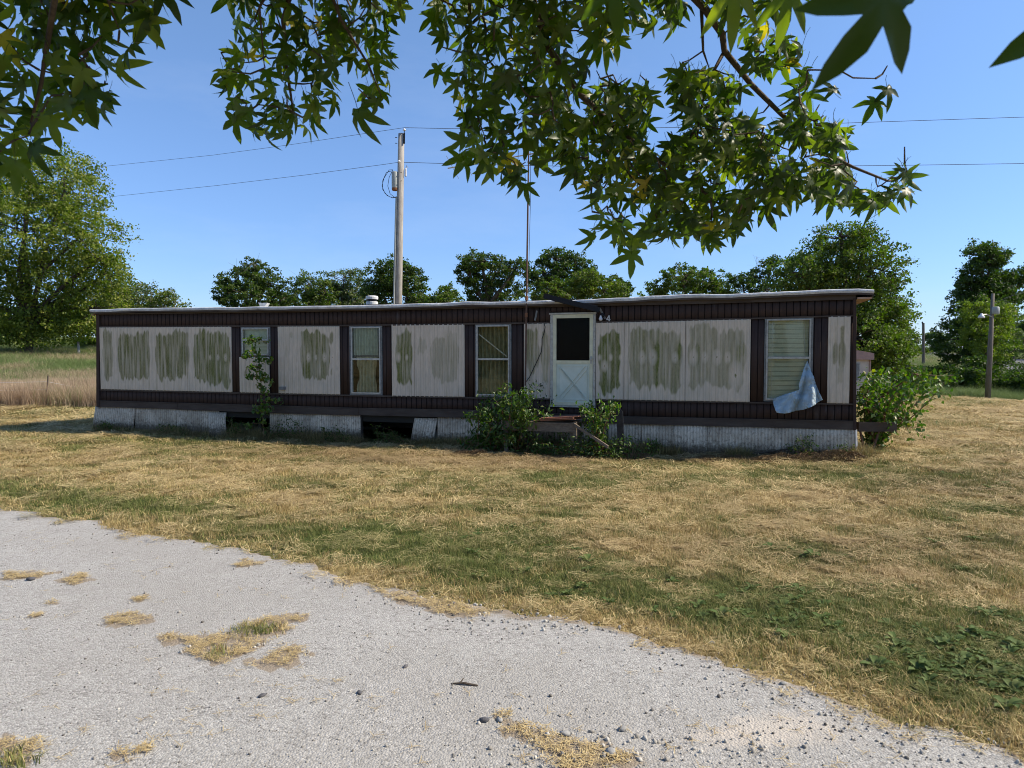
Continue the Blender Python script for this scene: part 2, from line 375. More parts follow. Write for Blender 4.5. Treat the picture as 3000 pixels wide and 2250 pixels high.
def m_curtain(name, c1, c2):
    b = NB(name); c = b.mix(b.ramp(b.noise(9, 5, .65), [(.35, 0.), (.7, 1.)]), c1, c2); b.col(c); b.rough(.9, .1); b.translucent(c, .3); return b.m
MAT['curtain'] = m_curtain('grey_green_curtain', (.55, .6, .48), (.36, .4, .3))
MAT['curtain_tan'] = m_curtain('tan_curtain', (.42, .36, .22), (.26, .24, .13))
MAT['curtain_lace'] = m_curtain('lace_curtain', (.62, .6, .45), (.42, .4, .28))
MAT['blind'] = m_curtain('cream_blind', (.66, .66, .52), (.56, .57, .45))
MAT['interior'] = simple('dark_interior', (.04, .036, .03), (.03, .028, .025), 2, .9, .1)
def m_glass(refl=.5, tint=(.94, .95, .9)):
    b = NB('window_glass'); fr = b.n("ShaderNodeFresnel"); fr.inputs[0].default_value = 1.52
    tr = b.n("ShaderNodeBsdfTransparent"); tr.inputs[0].default_value = (*tint, 1)
    gl = b.n("ShaderNodeBsdfGlossy"); gl.inputs['Roughness'].default_value = .02
    bp = b.n("ShaderNodeBump"); bp.inputs['Strength'].default_value = .05; bp.inputs['Distance'].default_value = .01; b.l(b.noise(3, 2), bp.inputs['Height']); b.l(bp.outputs[0], gl.inputs['Normal'])
    lw = b.n('ShaderNodeLayerWeight'); lw.inputs[0].default_value = .2; mx = b.n("ShaderNodeMixShader"); b.l(b.math('ADD', b.math('MULTIPLY', b.math('POWER', lw.outputs['Facing'], 3.),   .4), .026), mx.inputs[0]); b.l(tr.outputs[0], mx.inputs[1]); b.l(gl.outputs[0], mx.inputs[2]); b.l(mx.outputs[0], b.out.inputs[0])
    return b.m
MAT['glass'] = m_glass(.0)
MAT['screen'] = m_glass(.0, (.55, .53, .5)); [setattr(n_.inputs[1], 'default_value', .004) for n_ in MAT['screen'].node_tree.nodes if n_.type == 'MATH' and n_.operation == 'ADD']
def m_tarp():
    b = NB('pale_blue_plastic_sheet'); n1 = b.noise(5, 5, .6); c = b.mix(b.ramp(n1, [(.35, 0.), (.7, 1.)]), (.52, .67, .74), (.66, .74, .75))
    c = b.mix(b.ramp(b.noise(25, 5, .8), [(.62, 0.), (.75, .5)]), c, (.4, .42, .38))
    b.col(c); b.rough(.45, .4); b.bump(b.noise(7, 4, .6, dist=2.5), 1., .06); b.translucent(b.mix(.5, c, (.3, .6, .9)), .35); return b.m
MAT['tarp'] = m_tarp()
def m_pole():
    b = NB('weathered_pole_wood'); n1 = b.noise(30, 6, .7, b.pos((1, 1, .06))); n2 = b.noise(1.2, 4)
    c = b.mix(b.ramp(n1, [(.35, 0.), (.7, 1.)]), (.2, .175, .15), (.44, .41, .36)); c = b.mix(b.ramp(n2, [(.4, 0.), (.7, .4)]), c, (.5, .47, .42))
    b.col(c); b.rough(.95, .1); b.bump(n1, .6, .02); return b.m
MAT['pole'] = m_pole()
MAT['poledark'] = simple('dark_pole_wood', (.13, .11, .09), (.22, .19, .16), 8, .95, .1, .4, stretch=(3, 3, .3))
MAT['canister'] = simple('grey_transformer_paint', (.36, .38, .36), (.28, .29, .27), 6, .5, .4)
MAT['rust'] = simple('rust', (.3, .13, .06), (.16, .08, .05), 20, .9, .2, .3)
MAT['rustpipe'] = simple('rusty_pipe', (.16, .085, .055), (.09, .055, .04), 15, .8, .3, .2)
MAT['black'] = simple('black_rubber', (.012, .012, .014), None, 20, .6, .3)
MAT['wire'] = simple('grey_wire', (.06, .06, .065), None, 20, .5, .4)
MAT['porcelain'] = simple('porcelain', (.7, .7, .7), (.55, .53, .52), 20, .3, .5)
MAT['white'] = simple('dirty_white_paint', (.68, .67, .64), (.48, .46, .42), 12, .6, .3)
MAT['deck'] = simple('weathered_deck_wood', (.24, .19, .14), (.12, .095, .075), 14, .9, .15, .5, stretch=(.4, 3, 3))
MAT['redboard'] = simple('reddish_shingle', (.42, .19, .12), (.24, .12, .085), 14, .9, .15, .5)
MAT['stem'] = simple('weed_stem', (.18, .14, .06), (.2, .06, .05), 12, .6, .3)
MAT['camper_pink'] = simple('faded_pink_metal', (.36, .22, .18), (.28, .17, .14), 5, .5, .4)
MAT['camper_cream'] = simple('cream_metal', (.55, .47, .38), (.45, .36, .29), 5, .5, .4)
MAT['steelpost'] = simple('dark_steel_post', (.1, .09, .075), (.15, .1, .07), 20, .8, .2)
MAT['thatch'] = simple('dry_thatch', (.36, .25, .13), (.15, .1, .06), 30, .95, .1, .8)
MAT['block'] = simple('concrete_block', (.35, .34, .32), (.25, .24, .22), 12, .95, .1, .4)

# ------------------------------------------------------------------ ground
def cov(x, y):                               # how green / how brown the lawn is, fixed to the ground
    z = T(x, y); px, py = project(x, y, z)
    px = np.clip(px, -600, 3600)
    sx = [-600, 0, 540, 1000, 1400, 1700, 2100, 2500, 3000, 3600]
    sy = np.interp(px, sx, [1380, 1440, 1515, 1590, 1650, 1695, 1765, 1850, 1965, 2090])
    th = np.interp(px, sx, [35, 40, 45, 62, 75, 80, 95, 110, 130, 150])
    g = .35 + (fbm(x, y, 2.2, 4)-.5)*1.0 + (fbm(x, y, .45, 3, 40)-.5)*.9
    g = g + (.16+.45*fbm(x, y, .8, 3, 55))*np.exp(-((py-sy)/(th*.85))**2)*(y > 1)
    def blob(cx, cy, rx, ry, a): return a*np.exp(-((px-cx)/rx)**2-((py-cy)/ry)**2)
    g = g + blob(2750, 1920, 420, 90, .4) + blob(2200, 1790, 350, 60, .2) + blob(2300, 1400, 420, 22, .35) + blob(2900, 1500, 250, 40, .3) + blob(2800, 1590, 200, 22, .3) + blob(2350, 1500, 120, 14, .4) + blob(2430, 1620, 300, 25, .25) + blob(300, 1300, 400, 30, .12) + blob(2700, 1330, 300, 15, .25)
    g = g + .15*np.exp(-((py-(sy-60))/130)**2)
    # straw margin along the drive
    b_ = blob(1200, 1335, 700, 40, .55) + blob(1900, 1345, 700, 26, .45) + blob(2600, 1650, 500, 110, .4) + blob(2800, 1400, 400, 60, .25) + (fbm(x, y, 1.1, 3, 77)-.5)*1.0
    far = np.clip((y-24)/6, 0, 1)*(x < -3)
    g = g*(1-far) + far*(.3+.35*np.clip((y-26)/12, 0, 1)+.5*np.clip((y-50)/15, 0, 1)+(fbm(x, y, 5, 3)-.5)*.6)
    bank = np.clip((y-34)/4, 0, 1)*(x > 8); g = g*(1-bank) + bank*.65
    b_ = b_*(1-np.clip((y-22)/6, 0, 1))
    return np.clip(g, 0, 1), np.clip(b_, 0, 1)
def graded(lo, hi, fine_lo, fine_hi, st, gr=1.12):
    a = list(np.arange(fine_lo, fine_hi+1e-6, st)); s = st
    while a[-1] < hi: s *= gr; a.append(a[-1]+s)
    s = st; b = [fine_lo]
    while b[-1] > lo: s *= gr; b.append(b[-1]-s)
    return np.array(b[:0:-1] + a)
gx = graded(-1200, 1200, -16, 14, .2); gy = graded(-200, 1500, .5, 26, .18, 1.08)
X, Y = np.meshgrid(gx, gy); Z = T(X, Y); Gc, Bc = cov(X, Y)
ny, nx = X.shape; idx = np.arange(nx*ny).reshape(ny, nx)
quads = np.stack([idx[:-1, :-1], idx[:-1, 1:], idx[1:, 1:], idx[1:, :-1]], -1).reshape(-1, 4)
me = np_mesh('lawn_ground', np.stack([X, Y, Z], -1).reshape(-1, 3), quads, {'g': Gc.ravel(), 'b': Bc.ravel()}, True)
tag(link('ground', me, MAT['ground']), kind='structure')

# driveway: far edge traced on the ground, near edge just in front of the camera
FE = [(-900, 1440), (-400, 1462), (0, 1485), (271, 1532), (542, 1587), (814, 1634), (1058, 1695), (1220, 1749), (1400, 1775), (1600, 1812), (1763, 1838), (2034, 1899), (2224, 1966), (2373, 2021), (2577, 2075), (2780, 2116), (2889, 2156), (3000, 2204), (3250, 2330)]
fe = np.array([G(a, b)[:2] for a, b in FE])
fe = np.concatenate([np.array([[-30, 18.5], [-20, 13.3]]), fe, np.array([[4.2, 1.4], [7, -.8], [14, -6]])])
def resample(P, st):
    s = np.concatenate([[0], np.cumsum(np.hypot(*np.diff(P, axis=0).T))]); n_ = int(s[-1]/st); t = np.linspace(0, s[-1], n_)
    return np.stack([np.interp(t, s, P[:, 0]), np.interp(t, s, P[:, 1])], -1)
fe_r = resample(fe, .03)
fe_s = fe_r.copy()
for _ in range(60): fe_s[1:-1] = (fe_s[:-2]+fe_s[2:]+fe_s[1:-1]*2)/4
tg = np.gradient(fe_s, axis=0); tg /= np.linalg.norm(tg, axis=1)[:, None]
nrm = np.stack([tg[:, 1], -tg[:, 0]], -1)     # pointing to the near side (towards the camera)
if (nrm[len(nrm)//2] @ np.array([0, -1])) < 0: nrm = -nrm
wob = (fbm(fe_s[:, 0], fe_s[:, 1], .5, 3, 9)-.5)*.30 + (fbm(fe_s[:, 0], fe_s[:, 1], .09, 2, 19)-.5)*.10
edge_far = fe_s + nrm*wob[:, None]
wid = 3.05 + (fbm(fe_s[:, 0], fe_s[:, 1], 1.1, 3, 33)-.5)*.7
edge_near = fe_s + nrm*(wid)[:, None]
nt_ = 90; tt = np.linspace(0, 1, nt_)[None, :, None]
DP = edge_far[:, None, :]*(1-tt) + edge_near[:, None, :]*tt
DZ = T(DP[..., 0], DP[..., 1]) + .010
dpx, dpy = project(DP[..., 0], DP[..., 1], DZ)
def pblob(px, py, cx, cy, rx, ry, a): return a*np.exp(-((px-cx)/rx)**2-((py-cy)/ry)**2)
sand = pblob(dpx, dpy, 2280, 2130, 230, 60, .85) + pblob(dpx, dpy, 2050, 2180, 200, 50, .4) + pblob(dpx, dpy, 2600, 2180, 300, 50, .3)
dirt = .75*np.exp(-((np.linspace(0, 1, nt_)[None, :]*3.0)/.12)**2) * np.ones_like(dpx) + pblob(dpx, dpy, 1800, 2220, 420, 70, .5) + pblob(dpx, dpy, 1500, 1790, 350, 40, .35) + .35*np.exp(-(((1-np.linspace(0, 1, nt_)[None, :])*3.0)/.25)**2)
dirt = dirt + pblob(dpx, dpy, 400, 2000, 500, 60, .15)
patches = [[(437, 1880), (500, 1858), (580, 1868), (640, 1862), (720, 1835), (830, 1808), (905, 1802), (850, 1840), (780, 1890), (700, 1930), (640, 1955), (570, 1930), (545, 1895)],
 [(725, 1945), (790, 1925), (830, 1900), (900, 1898), (890, 1930), (850, 1965), (780, 1970)],
 [(315, 1840), (330, 1808), (375, 1800), (460, 1812), (430, 1835), (340, 1842)],
 [(170, 1705), (230, 1686), (285, 1697), (230, 1716)], [(0, 1700), (20, 1682), (90, 1680), (175, 1680), (120, 1695), (50, 1702)],
 [(690, 1660), (720, 1642), (790, 1652), (760, 1660), (720, 1665)], [(385, 1765), (400, 1750), (432, 1752), (420, 1765)],
 [(1090, 1735), (1180, 1745), (1330, 1770), (1400, 1790), (1440, 1805), (1330, 1812), (1260, 1790), (1150, 1760)],
 [(140, 1775), (155, 1766), (172, 1772), (160, 1778)], [(95, 1812), (110, 1806), (122, 1812), (108, 1817)],
 [(1440, 2110), (1480, 2100), (1560, 2140), (1640, 2160), (1800, 2200), (1900, 2260), (1620, 2260), (1600, 2200), (1500, 2160)],
 [(0, 2170), (40, 2165), (100, 2195), (125, 2260), (0, 2260)], [(320, 2205), (370, 2200), (420, 2215), (370, 2225)]]
def inpoly(px, py, poly):
    c = np.zeros(px.shape, bool); n_ = len(poly); j = n_-1
    for i in range(n_):
        xi, yi = poly[i]; xj, yj = poly[j]
        c ^= ((yi > py) != (yj > py)) & (px < (xj-xi)*(py-yi)/(yj-yi+1e-9)+xi); j = i
    return c
_wx = DP[..., 0]+(vnoise(DP[..., 0], DP[..., 1], .06)-.5)*.12; _wy = DP[..., 1]+(vnoise(DP[..., 0], DP[..., 1], .06, 9)-.5)*.1
for poly in patches:
    w3 = [tuple(G(a, b)[:2]) for a, b in poly]; hit = inpoly(_wx, _wy, w3); dirt = np.where(hit, 1.25, dirt)
DZ[:, 0] -= .03; DZ[:, -1] -= .03
di = np.arange(DP.shape[0]*nt_).reshape(DP.shape[0], nt_)
dq = np.stack([di[:-1, :-1], di[1:, :-1], di[1:, 1:], di[:-1, 1:]], -1).reshape(-1, 4)
me = np_mesh('driveway', np.concatenate([DP, DZ[..., None]], -1).reshape(-1, 3), dq, {'sand': sand.ravel(), 'dirt': dirt.ravel()}, True)
tag(link('driveway', me, MAT['drive']), kind='structure')
# signed distance (positive on the lawn side) to the drive's far edge
_es = edge_far[::8]; _en = nrm[::8]
def edge_dist(x, y):
    out = np.full(x.shape, 9.); bi = np.zeros(x.shape, int)
    best = np.full(x.shape, 1e9)
    for k in range(len(_es)):
        d = (x-_es[k, 0])**2 + (y-_es[k, 1])**2; m_ = d < best; best[m_] = d[m_]; bi[m_] = k
    side = -((x-_es[bi, 0])*_en[bi, 0] + (y-_es[bi, 1])*_en[bi, 1])
    return np.sqrt(best)*np.sign(side)

# public road far right
rp = np.array([(34, 30), (38, 44), (43, 56), (51, 72), (64, 105), (72, 125), (79, 160), (84, 230)], float)
rr = resample(rp, 2.0)
for _ in range(12): rr[1:-1] = (rr[:-2]+rr[2:]+rr[1:-1]*2)/4
tg2 = np.gradient(rr, axis=0); tg2 /= np.linalg.norm(tg2, axis=1)[:, None]; n2 = np.stack([tg2[:, 1], -tg2[:, 0]], -1)
cols_ = np.linspace(-3.2, 3.2, 9)
RP = rr[:, None, :] + n2[:, None, :]*cols_[None, :, None]
RZ = np.repeat((T(rr[:, 0], rr[:, 1])[:, None]), 9, 1)*.0 + T(RP[..., 0], RP[..., 1]) + .12
ri = np.arange(RP.shape[0]*9).reshape(-1, 9)
tag(link('road', np_mesh('road', np.concatenate([RP, RZ[..., None]], -1).reshape(-1, 3), np.stack([ri[:-1, :-1], ri[:-1, 1:], ri[1:, 1:], ri[1:, :-1]], -1).reshape(-1, 4), None, True), MAT['road']), kind='structure')

# ------------------------------------------------------------------ scattering through geometry nodes (uncountable stuff only)
def hidden_obj(name, V, Fc, attrs, m):
    me = np_mesh(name, V, Fc, attrs, False); me.materials.append(m); return bpy.data.objects.new(name, me)
def scatter(name, P, rot, scl, idx_, attrs, sources):
    me = bpy.data.meshes.new(name); me.vertices.add(len(P)); me.vertices.foreach_set('co', np.asarray(P, np.float32).ravel())
    def A(n_, t, a):
        at_ = me.attributes.new(n_, t, 'POINT'); at_.data.foreach_set('vector' if t == 'FLOAT_VECTOR' else 'value', np.asarray(a, np.int32 if t == 'INT' else np.float32).ravel())
    A('rot', 'FLOAT_VECTOR', rot); A('scl', 'FLOAT_VECTOR', scl); A('pick', 'INT', idx_)
    for k, v in attrs.items(): A(k, 'FLOAT', v)
    o = bpy.data.objects.new(name, me); col.objects.link(o)
    ng = bpy.data.node_groups.new(name, 'GeometryNodeTree')
    ng.interface.new_socket('Geometry', in_out='INPUT', socket_type='NodeSocketGeometry'); ng.interface.new_socket('Geometry', in_out='OUTPUT', socket_type='NodeSocketGeometry')
    N = ng.nodes; L = ng.links; gi = N.new('NodeGroupInput'); go = N.new('NodeGroupOutput')
    g2i = N.new('GeometryNodeGeometryToInstance')
    for s_ in reversed(sources):
        oi = N.new('GeometryNodeObjectInfo'); oi.inputs['Object'].default_value = s_; L.new(oi.outputs['Geometry'], g2i.inputs[0])
    def na(n_, t):
        a = N.new('GeometryNodeInputNamedAttribute'); a.data_type = t; a.inputs[0].default_value = n_
        return [q for q in a.outputs if q.enabled and q.name == 'Attribute'][0]
    iop = N.new('GeometryNodeInstanceOnPoints'); iop.inputs['Pick Instance'].default_value = True
    L.new(gi.outputs[0], iop.inputs['Points']); L.new(g2i.outputs[0], iop.inputs['Instance'])
    L.new(na('pick', 'INT'), iop.inputs['Instance Index'])
    e2r = N.new('FunctionNodeEulerToRotation'); L.new(na('rot', 'FLOAT_VECTOR'), e2r.inputs[0]); L.new(e2r.outputs[0], iop.inputs['Rotation'])
    L.new(na('scl', 'FLOAT_VECTOR'), iop.inputs['Scale']); L.new(iop.outputs[0], go.inputs[0])
    md = o.modifiers.new('scatter', 'NODES'); md.node_group = ng
    return o
def blades(n_, R, h0, h1, wd, lean, m, name, flat=False, seg=2):
    V = []; Fc = []; vv = []; r = np.random.RandomState(hash(name) % 1000 if False else len(name)*37+n_)
    for i in range(n_):
        a = r.rand()*6.283; q = R*math.sqrt(r.rand()); x, y = q*math.cos(a), q*math.sin(a)
        h = h0+(h1-h0)*r.rand(); t = r.rand()*6.283; ln = lean*(.3+r.rand()); c, s = math.cos(t), math.sin(t)
        b0 = len(V); val = r.rand(); wx, wy = -s*wd*(.6+.8*r.rand())/2, c*wd/2*(.6+.8*r.rand())
        for k in range(seg+1):
            f = k/seg
            if flat: px_, py_, pz = x+c*h*(f-.5), y+s*h*(f-.5), .004+.02*r.rand()+.012*math.sin(f*3.1)
            else: px_, py_, pz = x+c*h*ln*f*f, y+s*h*ln*f*f, h*f*(1-.3*ln*f)
            ww = 1-f*.85 if not flat else .8
            V += [(px_-wx*ww, py_-wy*ww, pz), (px_+wx*ww, py_+wy*ww, pz)]; vv += [val, val]
        for k in range(seg): Fc.append((b0+2*k, b0+2*k+1, b0+2*k+3, b0+2*k+2))
    return hidden_obj(name, V, Fc, {'v': vv}, m)
def rosette(n_, m, name, L0=.1, up=.5):
    V = []; Fc = []; vv = []; r = np.random.RandomState(n_*7+3)
    for i in range(n_):
        a = 6.283*i/n_ + r.rand()*.5; c, s = math.cos(a), math.sin(a); L_ = L0*(.6+.7*r.rand()); u = up*(.4+r.rand()); wd = L_*.28
        b0 = len(V); val = r.rand()
        for f, w_ in ((0, .15), (.35, .8), (.7, .9), (1, .08)):
            z = L_*u*math.sin(f*2.2)*.8+.01; d = L_*f
            V += [(c*d-s*w_*wd, s*d+c*w_*wd, z+.012), (c*d, s*d, z), (c*d+s*w_*wd, s*d-c*w_*wd, z+.012)]; vv += [val]*3
        for k in range(3):
            q = b0+3*k; Fc += [(q, q+1, q+4, q+3), (q+1, q+2, q+5, q+4)]
    return hidden_obj(name, V, Fc, {'v': vv}, m)
def pts_log(n_, y0, y1, wf=.95, wc=2., bias=1.0):
    y = y0*(y1/y0)**rs.rand(n_); x = (rs.rand(n_)*2-1)*(wf*y+wc); return x, y
PB = np.array([0.0]); 
def in_trailer(x, y):
    u = (x-A2[0])*DU[0] + (y-A2[1])*DU[1]; v = (x-A2[0])*NI[0] + (y-A2[1])*NI[1]
    return (u > 0) & (u < LEN) & (v > 0.03) & (v < 3.6)
# trailer plan geometry (front wall bottom line)
A2 = np.array([-10.17, 16.70]); B2 = np.array([5.88, 11.70]); DU = (B2-A2); LEN = float(np.hypot(*DU)); DU = DU/LEN
NI = np.array([-DU[1], DU[0]]);
if NI[1] < 0: NI = -NI
N_OUT = -NI

tufts = [blades(46, .13, .025, .06, .007, .9, MAT['blade'], 'short_tuft_a'), blades(40, .12, .03, .075, .007, 1.2, MAT['blade'], 'short_tuft_bb'), blades(50, .14, .02, .045, .008, .7, MAT['blade'], 'short_tuft_ccc')]
lit = [blades(34, .15, .06, .16, .0055, 0, MAT['straw'], 'litter_a', True, 1), blades(30, .15, .08, .2, .006, 0, MAT['straw'], 'litter_bbb', True, 1)]
x, y = pts_log(52000, 2.4, 36)
ed = edge_dist(x, y)
pxx, pyy = project(x, y, T(x, y))
cornerg = (x < -1.55) & (y < 2.95) & (ed < -2.2)
keep = ((ed > .02) | ((ed < -2.98) & (y < 3.5))) & ~in_trailer(x, y) & ~((y > 25) & (x < -5))
x, y, ed = x[keep], y[keep], ed[keep]
g, b_ = cov(x, y)
margin = np.clip(1-(ed/.45), 0, 1)*(ed > 0)
g = g*(1-.6*margin*(.5+vnoise(x, y, .4)))
s = np.clip(y/7.5, .75, 3.6)
sel = rs.rand(len(x)) > .40*(margin > .3)
x, y, g, b_, s, margin = x[sel], y[sel], g[sel], b_[sel], s[sel], margin[sel]
n_ = len(x); hz = (.6+.9*rs.rand(n_)*vnoise(x, y, .5, 61)*1.6)*(1+.12*(g > .6))*(1-.35*b_)
P = np.stack([x, y, T(x, y)-.004], -1); rot = np.stack([(rs.rand(n_)-.5)*.2, (rs.rand(n_)-.5)*.2, rs.rand(n_)*6.28], -1)
o = scatter('lawn_grass', P, rot, np.stack([s, s, s**.45*hz*np.clip(.55+y/14, .7, 1.)], -1), rs.randint(0, 3, n_), {'g': np.clip(g+(rs.rand(n_)-.5)*.6, 0, 1), 'b': np.clip(b_*.65+.4*rs.rand(n_)**2.5, 0, 1)}, tufts)
tag(o, 'short mown lawn, straw yellow with green strips, between the driveway and the mobile home', 'grass', kind='stuff')
fx = rs.rand(3200)*(LEN+.6)-.3; fo = .02+.36*rs.rand(3200)**1.6; x = A2[0]+DU[0]*fx+N_OUT[0]*fo; y = A2[1]+DU[1]*fx+N_OUT[1]*fo
kf = vnoise(fx, fo*0, .8, 21) > .35; x, y = x[kf], y[kf]; n_ = len(x); hz = .5+1.6*rs.rand(n_)*vnoise(x, y, .7, 9)
o = scatter('skirting_grass', np.stack([x, y, T(x, y)-.01], -1), np.stack([(rs.rand(n_)-.5)*.3, (rs.rand(n_)-.5)*.3, rs.rand(n_)*6.28], -1), np.stack([.9+0*x, .9+0*x, hz*1.25], -1), rs.randint(0, 2, n_), {'g': np.clip(.3+.5*rs.rand(n_), 0, 1), 'b': .3+.7*rs.rand(n_)}, [blades(26, .14, .08, .22, .010, 1.1, MAT['blade'], 'fringe_a', seg=3), blades(22, .14, .06, .18, .011, 1.5, MAT['blade'], 'fringe_bb', seg=3)])
tag(o, 'unmown grass and dead stalks along the foot of the skirting', 'grass', kind='stuff')
# cut straw lying on the lawn and on the margins of the drive
x, y = pts_log(26000, 2.2, 36); ed = edge_dist(x, y); g, b_ = cov(x, y)
onr = (ed < 0) & (ed > -3.2)
pr = np.where(ed > 0, .2+.6*(1-g), 0); pr = np.where((ed > 0) & (ed < .5), pr*.55, pr); pr = np.where((ed > -.14) & (ed <= 0), .35, pr)
pr = np.where((ed < -2.95) & (y < 3.6), .35, pr)
keep = (rs.rand(len(x)) < pr*.75) & ~in_trailer(x, y) & ~((y > 25) & (x < -5)); x, y, g, b_ = x[keep], y[keep], g[keep], b_[keep]
n_ = len(x); s = np.clip(y/7.5, .42, 3.4)
P = np.stack([x, y, T(x, y)+.012+.012*np.clip(y/7.5, .7, 3)*rs.rand(n_)*(ed[keep] > .1)], -1)
rot = np.stack([(rs.rand(n_)-.5)*.3, (rs.rand(n_)-.5)*.3, rs.rand(n_)*6.28], -1)
o = scatter('straw_litter', P, rot, np.stack([s, s, s], -1), rs.randint(0, 2, n_), {'g': g*.8, 'b': np.clip(b_*1.1, 0, 1)}, lit)
tag(o, 'loose cut straw lying over the mown lawn', 'straw', kind='stuff')

# straw and grass patches on the drive, in potholes
ptch_x, ptch_y, ptch_k = [], [], []
for k, poly in enumerate(patches):
    w3 = np.array([G(a, b)[:2] for a, b in poly]); lo = w3.min(0)-.02; hi = w3.max(0)+.02
    nn_ = int(900*np.prod(hi-lo))+20; xx = lo[0]+rs.rand(nn_)*(hi[0]-lo[0]); yy = lo[1]+rs.rand(nn_)*(hi[1]-lo[1])
    m_ = inpoly(xx+(vnoise(xx, yy, .05)-.5)*.1, yy+(vnoise(xx, yy, .05, 9)-.5)*.08, [tuple(q) for q in w3]); m_ &= rs.rand(nn_) < np.clip(2.1*vnoise(xx, yy, .07, 31)+.0, .15, 1); ptch_x.append(xx[m_]); ptch_y.append(yy[m_]); ptch_k.append(np.full(m_.sum(), k))
xx, yy = pts_log(2600, 2.3, 8, .9, .5); e_ = edge_dist(xx, yy); m_ = (e_ < 0) & (e_ > -3.1) & (rs.rand(2600) < .06+.5*(vnoise(xx, yy, .5, 77) > .62)); ptch_x.append(xx[m_]); ptch_y.append(yy[m_]); ptch_k.append(np.full(m_.sum(), 99))
x = np.concatenate(ptch_x); y = np.concatenate(ptch_y); kk = np.concatenate(ptch_k); n_ = len(x)
fl = blades(16, .05, .02, .07, .0035, 0, MAT['straw'], 'patch_litter', True, 1); fl2 = blades(14, .035, .012, .035, .004, .9, MAT['blade'], 'patch_tuft')
ppx, ppy = project(x, y, T(x, y))
gcen = np.zeros(n_)
for (cx, cy, rx, ry) in ((740, 1855, 90, 22), (650, 1925, 40, 15), (60, 2240, 70, 30)): gcen = np.maximum(gcen, np.exp(-((ppx-cx)/rx)**2-((ppy-cy)/ry)**2))
fl3 = blades(4, .05, .02, .08, .003, 0, MAT['straw'], 'stray_straw_z', True, 1)
gg = np.clip(gcen*1.1-.1+(rs.rand(n_)-.5)*.3, 0, 1); pick = np.where(rs.rand(n_) < .2+.7*gcen, 1, 0)
pick = np.where(kk == 99, 2, pick); sc1 = np.where(pick == 1, .8+1.2*gcen, .75)
o = scatter('driveway_straw', np.stack([x, y, T(x, y)+.014], -1), np.stack([0*x, 0*x, rs.rand(n_)*6.28], -1), np.stack([sc1, sc1, sc1*.8], -1), pick, {'g': gg, 'b': .25*rs.rand(n_)}, [fl, fl2, fl3])
tag(o, 'patches of dry straw and grass in the worn holes of the driveway', 'straw', kind='stuff')

# gravel
def stone_mesh(seed):
    r = np.random.RandomState(seed); t = (1+5**.5)/2
    V = np.array([(-1, t, 0), (1, t, 0), (-1, -t, 0), (1, -t, 0), (0, -1, t), (0, 1, t), (0, -1, -t), (0, 1, -t), (t, 0, -1), (t, 0, 1), (-t, 0, -1), (-t, 0, 1)], float)/1.9
    V = V*(.75+.5*r.rand(12)[:, None])*np.array([1, .8, .6])
    Fc = [(0, 11, 5), (0, 5, 1), (0, 1, 7), (0, 7, 10), (0, 10, 11), (1, 5, 9), (5, 11, 4), (11, 10, 2), (10, 7, 6), (7, 1, 8), (3, 9, 4), (3, 4, 2), (3, 2, 6), (3, 6, 8), (3, 8, 9), (4, 9, 5), (2, 4, 11), (6, 2, 10), (8, 6, 7), (9, 8, 1)]
    return hidden_obj('pebble_%d' % seed, V, Fc, None, MAT['stone'])
st_src = [stone_mesh(i) for i in range(5)]
x, y = pts_log(60000, 2.0, 11, .9, .6); ed = edge_dist(x, y)
edg = np.exp(-((ed+.16)/.2)**2); near = np.exp(-((ed+2.9)/.35)**2)
ppx, ppy = project(x, y, T(x, y))
clus = pblob(ppx, ppy, 1750, 2210, 300, 60, 1.) + pblob(ppx, ppy, 1600, 1830, 260, 40, .8) + pblob(ppx, ppy, 640, 1900, 190, 40, .6) + pblob(ppx, ppy, 2300, 2180, 500, 80, .3)+pblob(ppx, ppy, 1300, 1765, 120, 20, .6)
pr = .09 + .12*edg*(ppx > 1100) + .12*edg + .12*near + .4*clus
keep = (rs.rand(len(x)) < pr*(.3+1.2*vnoise(x, y, .35, 5))) & (ed < .12) & (ed > -4.6)
x, y, clus, edg, near = x[keep], y[keep], clus[keep], edg[keep], near[keep]; n_ = len(x)
sz = .0032 + .004*rs.rand(n_)**2 + (.009*rs.rand(n_)**3)*(clus > .3) + .004*(edg > .5)*rs.rand(n_)**2 + .005*(rs.rand(n_) < .012)
o = scatter('loose_gravel', np.stack([x, y, T(x, y)+.010+sz*.25], -1), rs.rand(n_, 3)*6.28, np.stack([sz*1.2]*3, -1), rs.randint(0, 5, n_), {'rv': np.clip(rs.rand(n_)*.9+.1*(clus > .3), 0, 1)}, st_src)
tag(o, 'loose grey gravel strewn over the old driveway', 'gravel', kind='stuff')

